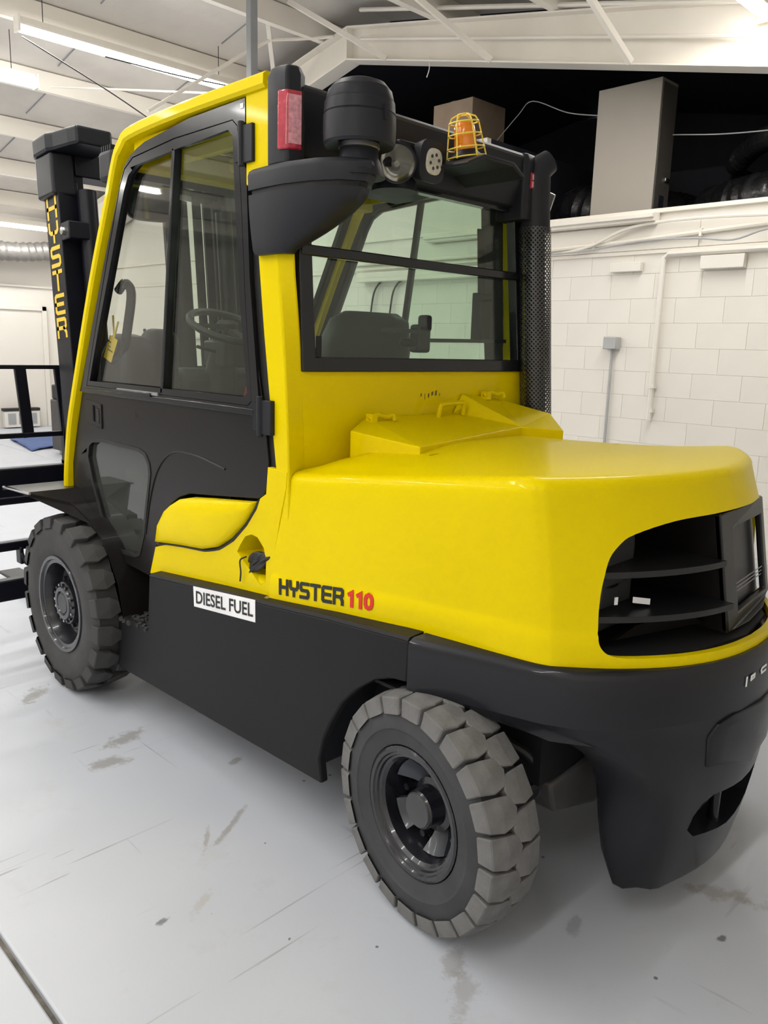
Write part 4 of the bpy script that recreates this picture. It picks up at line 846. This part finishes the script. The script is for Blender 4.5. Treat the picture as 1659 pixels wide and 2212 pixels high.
# ---- wheels ------------------------------------------------------------------------
def wheel(loc, steer, r, w, nblk, rubber, tread, sgn, front):
    M0 = Matrix.Translation(loc) @ Matrix.Rotation(steer, 4, 'Z') @ (Matrix.Rotation(math.pi, 4, 'Z') if sgn > 0 else Matrix.Identity(4))
    # local: axle along x, outer face towards -x
    rb = r-.028; h = w/2; ri = .205 if front else .178
    prof = [(ri, h*.55), (ri+.01, h*.86), (ri+.05, h*.98), (rb-.07, h*1.0), (rb-.02, h*.93), (rb, h*.80), (rb+.003, 0), (rb, -h*.80), (rb-.02, -h*.93), (rb-.07, -h*1.0), (ri+.055, -h*.985), (ri+.046, -h*.95), (ri+.01, -h*.86), (ri, -h*.55)]
    t = obj('tire', MB().lathe(prof, (0, 0, 0), 'x', 64), rubber, FK, smooth=40); t.matrix_local = M0
    p_ = 2*math.pi/nblk
    if front:
        LB = [(-1.0, .04), (-1.0, .72), (-.45, .80), (-.02, .62), (-.02, .30), (-.40, .08)]
    else:
        LB = [(-1.0, .0), (-1.0, .86), (-.5, .965), (-.02, .86), (.15, .47), (-.04, .10), (-.5, .045)]
    def blk(sg, off):
        b = MB(); lo_, hi = [], []
        for x, th in LB:
            a = (th+off)*p_; X = sg*x*h
            rin = rb-.012 if abs(x) < .9 else rb-.028; hx = 1.0 if abs(x) < .9 else (.985 if True else 1)
            rout = r-.004*abs(x)**2-(.006 if abs(x) > .9 else 0)
            hi.append((X*.97, rout*math.cos(a), rout*math.sin(a)))
            lo_.append((X*(1.025 if abs(x) > .9 else 1), rin*math.cos(a), rin*math.sin(a)))
        c = (sum(q[0] for q in hi)/len(hi), sum(q[1] for q in hi)/len(hi), sum(q[2] for q in hi)/len(hi))
        k = r/math.hypot(c[1], c[2]); c = (c[0], c[1]*k, c[2]*k); n = len(hi)
        b.add(lo_+hi+[c], [(i, (i+1) % n, n+(i+1) % n, n+i) for i in range(n)]+[(n+i, n+(i+1) % n, 2*n) for i in range(n)])
        return mesh('tread_block', b)
    ml, mr_ = blk(1, 0), blk(-1, .5)
    for i in range(nblk):
        for me in (ml, mr_):
            if not me.materials: me.materials.append(tread)
            o = bpy.data.objects.new('tread_block', me); COL.objects.link(o); o.parent = t; o.rotation_euler = (i*p_, 0, 0)
            bv = o.modifiers.new('bevel', 'BEVEL'); bv.width = .003; bv.segments = 1; bv.limit_method = 'ANGLE'; bv.angle_limit = R(45)
    rm = MB()
    if front:
        rp = [(.018, -.078), (.052, -.078), (.056, -.086), (.074, -.085), (.079, -.076), (.096, -.070), (.100, -.045), (.108, -.02), (.15, -.012), (.168, -.016), (.173, -.055), (.182, -.075), (.186, -.088), (.200, -.090), (.205, -.099), (.219, -.099), (.223, -.090), (.223, .04)]
    else:
        rp = [(.012, -.052), (.050, -.052), (.054, -.046), (.054, -.01), (.058, .0), (.075, .005), (.080, .035), (.10, .05), (.128, .045), (.136, .03), (.137, -.03), (.142, -.055), (.150, -.064), (.156, -.066), (.159, -.073), (.165, -.075), (.168, -.081), (.178, -.082), (.184, -.078), (.186, -.03), (.186, .03)]
    k = h/(.105 if front else .09)
    rp = [(a, b*k) for a, b in rp]
    rmo = obj('wheel_rim', rm.lathe(rp, (0, 0, 0), 'x', 48, True, False), RIM, FK, smooth=25); rmo.matrix_local = M0
    hub = MB()
    if front:
        obj('hub_cap', MB().lathe([(.002, -.082*k), (.045, -.084*k), (.048, -.078*k), (.048, -.06*k)], (0, 0, 0), 'x', 32, True, False), HUBG, rmo)
        for i in range(10):
            a = i*math.pi/5; obj('lug_nut', MB().lathe([(.004, .0), (.011, .0), (.012, .02), (.016, .03)], (-.03, .135*math.cos(a), .135*math.sin(a)), 'x', 6, True, False), RIM, rmo, smooth=0)
        for i in range(16):
            a = i*math.pi/8; obj('hub_bolt', MB().lathe([(.003, -.082*k), (.006, -.082*k), (.007, -.070*k)], (0, .088*math.cos(a), .084*math.sin(a)), 'x', 6, True, False), STEEL if i % 3 == 0 else RIM, rmo, smooth=0)
    else:
        obj('hub_cap', MB().lathe([(.002, -.056*k), (.046, -.056*k), (.050, -.050*k), (.050, -.02*k)], (0, 0, 0), 'x', 32, True, False), HUBG, rmo)
        # five dished windows between hand-hole spokes
        for i in range(5):
            a0 = i*2*math.pi/5+.3; seg_ = []
            for q in range(5):
                a = a0+q*.17; seg_.append([(.030*k, .070*math.cos(a), .070*math.sin(a)), (.012*k, .10*math.cos(a), .10*math.sin(a)), (-.022*k, .134*math.cos(a), .134*math.sin(a)), (.0, .136*math.cos(a), .136*math.sin(a)), (.045*k, .10*math.cos(a), .10*math.sin(a))])
            obj('spoke', MB().loft(seg_), RIMW, rmo, smooth=40)
            a = a0-.3; obj('lug_nut', MB().lathe([(.004, .0), (.011, .0), (.012, .05)], (-.0, .112*math.cos(a), .112*math.sin(a)), 'x', 6, True, False), RIM, rmo, smooth=0)
    return t
wheel((-.735+.085, .092, .332), R(-7), .332, .175, 22, RUB, TREAD, -1, False)
wheel((.735-.085, .092, .332), R(-7), .332, .175, 22, RUB, TREAD, 1, False)
wheel((-.796+.11, 2.223, .402), 0, .402, .22, 20, RUBF, RUBF, -1, True)
wheel((.796-.11, 2.223, .402), 0, .402, .22, 20, RUBF, RUBF, 1, True)
part('front_axle', MB().tube([(-.6, 2.223, .402), (.6, 2.223, .402)], .09, 20).box(-.5, .5, 2.1, 2.35, .28, .55), DARK)
# ---- front fender and cowl
for sgn in (-1, 1):
    fo = [(2.62, .885), (2.55, .900), (2.33, .902), (2.27, .848), (2.19, .832), (2.06, .797), (1.93, .710), (1.84, .58), (1.80, .43)]
    fi = [(a-.004, b-.014) for a, b in fo]
    fr_ = part('fender', MB().loft([[(sgn*x, y, z) for y, z in fo]+[(sgn*x, y, z) for y, z in fi[::-1]] for x in ((.50, .86) if True else 0)]), DOORB, smooth=30)
    o_ = fr_.data
    for v in o_.vertices:                      # the flat top is wide, the rear drop stays behind the tyre
        if abs(v.co.x) > .8 and v.co.y < 2.3: v.co.x = sgn*.695
    part('fender_edge', MB().tube([(sgn*.855, 2.62, .885), (sgn*.858, 2.3, .90)], .006, 6), ALU, fr_)
part('front_cowl', MB().box(-.60, .60, 2.30, 2.42, .45, 1.33), DOORB, bevel=.01)
part('cab_floor', MB().box(-.60, .60, .80, 2.32, .62, .70), DARK)
part('side_inner', MB().box(.585, .60, .80, 2.30, .70, 1.05), DARK)
part('kick_plate', MB().loft([[(x, y, z) for y, z in ((2.02, 1.02), (1.88, .98), (1.74, .86), (1.70, .74), (1.76, .74), (1.82, .84), (1.92, .93), (2.02, .97))] for x in (-.55, -.50)]), YEL, smooth=30)
# ---- windscreen
def ws(u, v, w): return (u, 2.36-(v-1.25)*.54+w, v)
part('windscreen_frame', MB().plate([(-.60, 1.22), (.60, 1.22), (.60, 2.26), (-.60, 2.26)], [[(-.56, 1.27), (-.56, 2.19), (.56, 2.19), (.56, 1.27)]], ws, 0, .03), FRAMEB)
part('windscreen', MB().plate([(-.57, 1.26), (.57, 1.26), (.57, 2.20), (-.57, 2.20)], [], ws, .01, .014), G_DOOR, smooth=0)
wi = part('wiper_arm', MB().tube([(-.1, 2.43, 1.25), (-.32, 2.24, 1.62)], .007, 6).tube([(-.02, 2.43, 1.25), (-.28, 2.27, 1.60)], .006, 6), INK)
# ---- cab interior
part('dash_console', MB().loft([[(x, y, z) for y, z in ((2.27, 1.22), (2.25, 1.50), (2.14, 1.60), (2.02, 1.585), (1.98, 1.52), (2.02, 1.35), (2.08, 1.22))] for x in (-.55, -.40)]), DASHM, bevel=.045, seg=4)
part('dash_cowl', MB().loft([[(x, y, z) for y, z in ((2.26, 1.22), (2.22, 1.56), (2.12, 1.635), (2.04, 1.60), (2.06, 1.30), (2.10, 1.22))] for x in (-.395, -.24)]), VINYL, bevel=.05, seg=4)
part('dash_console', MB().loft([[(x, y, z) for y, z in ((2.27, 1.1), (2.25, 1.40), (2.16, 1.46), (2.08, 1.42), (2.10, 1.1))] for x in (-.22, .56)]), DASHM, bevel=.03, seg=3)
part('steering_column', MB().tube([(.0, 2.20, .75), (.0, 2.12, 1.35), (.0, 2.07, 1.60)], [.09, .085, .055], 14).box(-.06, .06, 1.98, 2.16, 1.46, 1.58), DASHM, bevel=.01)
sc_ = Vector((0, 2.05, 1.645)); na = Vector((0, -.40, .92)).normalized(); e1_ = Vector((1, 0, 0)); e2_ = na.cross(e1_)
sw_ = part('steering_wheel', MB().tube([sc_+(e1_*math.cos(2*math.pi*i/32)+e2_*math.sin(2*math.pi*i/32))*.175 for i in range(32)], .017, 8, True), DASHM)
part('wheel_boss', MB().lathe([(.05, -.02), (.055, .01), (.03, .03)], sc_, 'z', 16, True, True).bar(sc_-e1_*.17, sc_+e1_*.17, .04, .02).bar(sc_, sc_-e2_*.17, .04, .02), DASHM, sw_)
part('gauge_cluster', MB().box(.12, .32, 2.04, 2.10, 1.44, 1.58), DASHM, bevel=.02)
part('lever', MB().tube([(.06, 2.06, 1.53), (.19, 2.0, 1.58)], .008, 8), INK); part('lever', MB().tube([(-.06, 2.06, 1.53), (-.19, 2.0, 1.55)], .008, 8), INK)
seat = part('seat_cushion', MB().loft([[(x, y, z) for x, z in ((-.26, 1.0), (-.24, 1.08), (-.16, 1.10), (.16, 1.10), (.24, 1.08), (.26, 1.0))] for y in (1.18, 1.25, 1.60, 1.66)]), VINYL, bevel=.02, seg=3)
sb = []
for z, hw, y, d in ((1.05, .20, 1.20, .07), (1.20, .235, 1.18, .08), (1.40, .24, 1.13, .075), (1.58, .225, 1.09, .07), (1.67, .19, 1.07, .06), (1.70, .13, 1.065, .035)):
    sb.append([(hw*math.copysign(abs(math.cos(a))**.6, math.cos(a)), y+d*math.copysign(abs(math.sin(a))**.7, math.sin(a)), z) for a in [2*math.pi*i/24 for i in range(24)]])
part('seat_backrest', MB().loft(sb), VINYL, smooth=50)
part('seat_base', MB().box(-.22, .22, 1.05, 1.6, .70, 1.0), DARK, bevel=.01)
part('armrest', MB().box(.27, .36, 1.20, 1.60, 1.25, 1.33).box(.29, .33, 1.2, 1.3, 1.0, 1.25), VINYL, bevel=.02, seg=3)
for k in range(3): part('hydraulic_lever', MB().tube([(.31+.045*k, 1.58, 1.30), (.31+.045*k, 1.62, 1.45)], .006, 6).lathe([(.004, 1.44), (.014, 1.45), (.014, 1.48), (.004, 1.49)], (.31+.045*k, 1.622, 0), 'z', 10, True, True), INK)
part('fire_extinguisher', MB().lathe([(.05, 1.02), (.052, 1.04), (.052, 1.32), (.04, 1.37), (.018, 1.39), (.018, 1.43)], (.02, 1.86, 0), 'z', 18, True, True), REDEXT)
part('seat_belt', MB().bar((.47, .93, 2.05), (.50, .92, 1.6), .045, .006, (0, 1, 0)).box(.46, .53, .90, .95, 1.60, 1.80), PLAST, bevel=.01)
part('grab_handle', MB().tube(catmull([(-.545, 2.10, 1.48), (-.54, 2.02, 1.52), (-.54, 1.965, 1.64), (-.54, 1.93, 1.76), (-.545, 1.97, 1.80), (-.55, 2.02, 1.77)], 5), .019, 10), FRAMEB)
mi = part('mirror', MB().loft([[(x, y, z) for x, y in rsq(.5, .5)] for z in (0, 1)]), PLAST, smooth=35)
MMI = Matrix.Translation((-.435, 1.95, 2.135)) @ Vector((-.30, -.95, -.05)).to_track_quat('Z', 'Y').to_matrix().to_4x4() @ Matrix.Diagonal((.20, .165, .035, 1))
mg = part('mirror_glass', MB().loft([[(x, y, z) for x, y in rsq(.455, .5)] for z in (1.0, 1.06)]), MIRR, smooth=35); mg.matrix_local = MMI; mi.matrix_local = MMI
part('mirror_arm', MB().tube([(-.435, 2.0, 2.15), (-.40, 1.90, 2.25)], .009, 8), INK)
part('roof_speaker', MB().box(-.25, .25, 1.30, 1.60, 2.20, 2.24), PLAST, bevel=.015)
# lamp block on the cab front corner (ribbed, seen behind the mast top)
fl_ = part('front_work_lamp', MB().box(-.60, -.48, 1.94, 2.06, 2.19, 2.31), PLAST, bevel=.02, seg=3)
for k in range(5): part('cooling_fin', MB().box(-.595, -.485, 1.955+.018*k, 1.963+.018*k, 2.30, 2.325), PLAST, fl_)
# ---- mast -----------------------------------------------------------------------------
TILT = R(5)
ma = empty('mast', (0, 2.60, .40)); ma.parent = FK; ma.rotation_euler = (-TILT, 0, 0)
def mpart(name, mbm, material, **k): return obj(name, mbm, material, ma, **k)
for s in (-1, 1):
    rl = mpart('outer_rail', MB().loft([[(s*x, y, z) for x, y in ((.50, -.075), (.50, .085), (.40, .085), (.40, .065), (.475, .065), (.475, -.055), (.40, -.055), (.40, -.075))] for z in (-.25, 1.90)]), NAVY, smooth=0, bevel=.004)
    mpart('inner_rail', MB().loft([[(s*x, y, z) for x, y in ((.455, -.05), (.455, .06), (.36, .06), (.36, .04), (.43, .04), (.43, -.03), (.36, -.03), (.36, -.05))] for z in (-.22, 2.02)]), NAVY, smooth=0, bevel=.003)
    mpart('lift_cylinder', MB().tube([(s*.38, -.12, -.2), (s*.38, -.12, 1.85)], .045, 16), NAVY)
    mpart('tilt_cylinder', MB().tube([(s*.42, -.10, .35), (s*.42, -.5, .30)], .04, 14), NAVY)
    mpart('mast_cap', MB().loft([[(s*x, y, z) for x, y in ((.515, -.10), (.535, -.06), (.535, .08), (.515, .13), (.30, .13), (.30, -.26), (.47, -.26), (.49, -.2))] for z in (2.02, 2.10)]).loft([[(s*x, y, z) for x, y in ((.52, -.07), (.525, .10), (.47, .12), (.42, -.09))] for z in (1.83, 2.02)]), mat('mast_cap_black', (.008, .009, .013), .35, spec=.3), smooth=0, bevel=.012, seg=3)
    mpart('cap_stripe', MB().bar((s*.536, -.02, 2.03), (s*.536, -.02, 2.095), .004, .004), ALU)
mpart('cross_member', MB().box(-.40, .40, -.06, .06, 1.93, 2.04), NAVY, bevel=.006)
mpart('rail_bracket', MB().box(-.50, -.38, -.16, -.07, 1.62, 1.70), NAVY, bevel=.006); mpart('bracket_bolt', MB().lathe([(.004, -.012), (.018, -.010), (.02, .0)], (-.50, -.10, 1.66), 'x', 8, True, False), STEEL)
mpart('lower_cross_member', MB().box(-.40, .40, -.09, -.05, .2, .32), NAVY, bevel=.006)
mpart('free_lift_cylinder', MB().tube([(.17, 0, -.2), (.17, 0, 1.90)], .055, 16), NAVY)
for x in (.08, .26): mpart('mast_chain', MB().box(x-.02, x+.02, -.06, -.035, .3, 1.95), NAVY)
lt = MB(); zc = 1.79
for ch in 'HYSTER':
    for st_ in GLY[ch]: ribbon(lt, [(-.046+p[0]*.092, p[1]*.080) for p in st_], .0185, lambda u, v, w, zc=zc: (-(.5008+w), .005-u, zc-.05+v), .001)
    zc -= .111
mpart('mast_lettering', lt, mat('mast_yellow', (.85, .56, .04), .45), smooth=0, label='yellow HYSTER letters stacked down the mast rail')
# carriage, load backrest, forks
ca = empty('carriage', (0, 2.90, 0)); ca.parent = FK
def cpart(name, mbm, material=NAVY, **k): return obj(name, mbm, material, ca, **k)
cpart('carriage_bar', MB().box(-.92, .92, -.03, .03, .76, .93).box(-.92, .92, -.05, .01, .75, .79), bevel=.008)
cpart('carriage_bar', MB().box(-.92, .92, -.03, .03, .25, .36), bevel=.008)
cpart('carriage_bar', MB().box(-.92, -.60, -.05, .0, .515, .56).box(-.72, -.70, -.06, .0, .44, .53), bevel=.006)
cpart('hook', MB().tube(catmull([(-.71, -.06, .50), (-.70, -.07, .45), (-.67, -.07, .43), (-.64, -.06, .44)], 4), .008, 8))
cpart('side_plate', MB().box(-.45, -.38, -.08, .03, .20, .95).box(.38, .45, -.08, .03, .20, .95), bevel=.005)
cpart('backrest_rail', MB().box(-.92, .92, -.012, .012, 1.415, 1.435), bevel=.003); cpart('backrest_rail', MB().box(-.92, .92, -.012, .012, 1.075, 1.10), bevel=.003)
for k in range(9): cpart('backrest_bar', MB().bar((-.815+.195*k, .0, 1.075), (-.84+.195*k, 0.0, 1.43), .020, .055, (1, 0, 0)), bevel=.003)
for s in (-1, 1):
    cpart('backrest_post', MB().box(s*.42-.03, s*.42+.03, -.02, .02, .9, 1.43), bevel=.003)
    cpart('fork', MB().loft([[(s*x, y, z) for y, z in ((.03, .92), (.08, .92), (.085, .09), (1.25, .06), (1.25, .045), (.03, .045))] for x in (.26, .40)]), bevel=.006)

# ================================================================== LOOSE THINGS ON THE TRUCK
rag = bmesh.new(); bmesh.ops.create_icosphere(rag, subdivisions=4, radius=1)
rnd = [Vector((random.uniform(-1, 1), random.uniform(-1, 1), random.uniform(-1, 1))).normalized() for _ in range(26)]
for v in rag.verts:
    k = 1+.30*sum(abs(v.co.dot(q))**14 for q in rnd)-.18*abs(math.sin(7*v.co.y+5*v.co.z))
    c = v.co*k; v.co = Vector((-.612+.026*c.x, .925+.052*c.y-.020*c.z, .850+.030*c.z-.012*c.y))
me = bpy.data.meshes.new('black_rag'); rag.to_mesh(me); rag.free()
tag(obj('black_rag', me, FABR, smooth=30), 'black plastic bag stuffed into the fuel filler recess', 'bag')
rg_ = bpy.data.objects['black_rag']
obj('drawstring', MB().tube(catmull([(-.640, .985, .855), (-.652, 1.005, .84), (-.653, 1.0, .80), (-.652, 1.006, .765)], 4), .003, 6), FABR, rg_)
tg = empty('paper_tag', (-.655, 2.03, 1.565)); tg.rotation_euler = (R(18), 0, 0); tg.parent = None; tag(tg, 'yellow paper tag tied inside the front door window', 'tag')
pt = obj('tag_card', MB().plate([(-.035, -.06), (.035, -.06), (.035, .05), (-.035, .05)], [], lambda u, v, w: (.07+w, -u+.35*-v*.9, v-.03), 0, .0015), TAGY, tg, smooth=0)
obj('tag_print', MB().box(.0685, .0695, -.02, .02, -.045, -.04).box(.0685, .0695, .0, .03, -.01, -.005).box(.0685, .0695, .0, .02, -.03, -.026), INK, tg)
obj('tag_string', MB().tube([(.07, -.02, .02), (.08, .03, .10)], .004, 6).tube([(.07, -.02, .02), (.08, -.02, .09)], .004, 6), TAGY, tg)
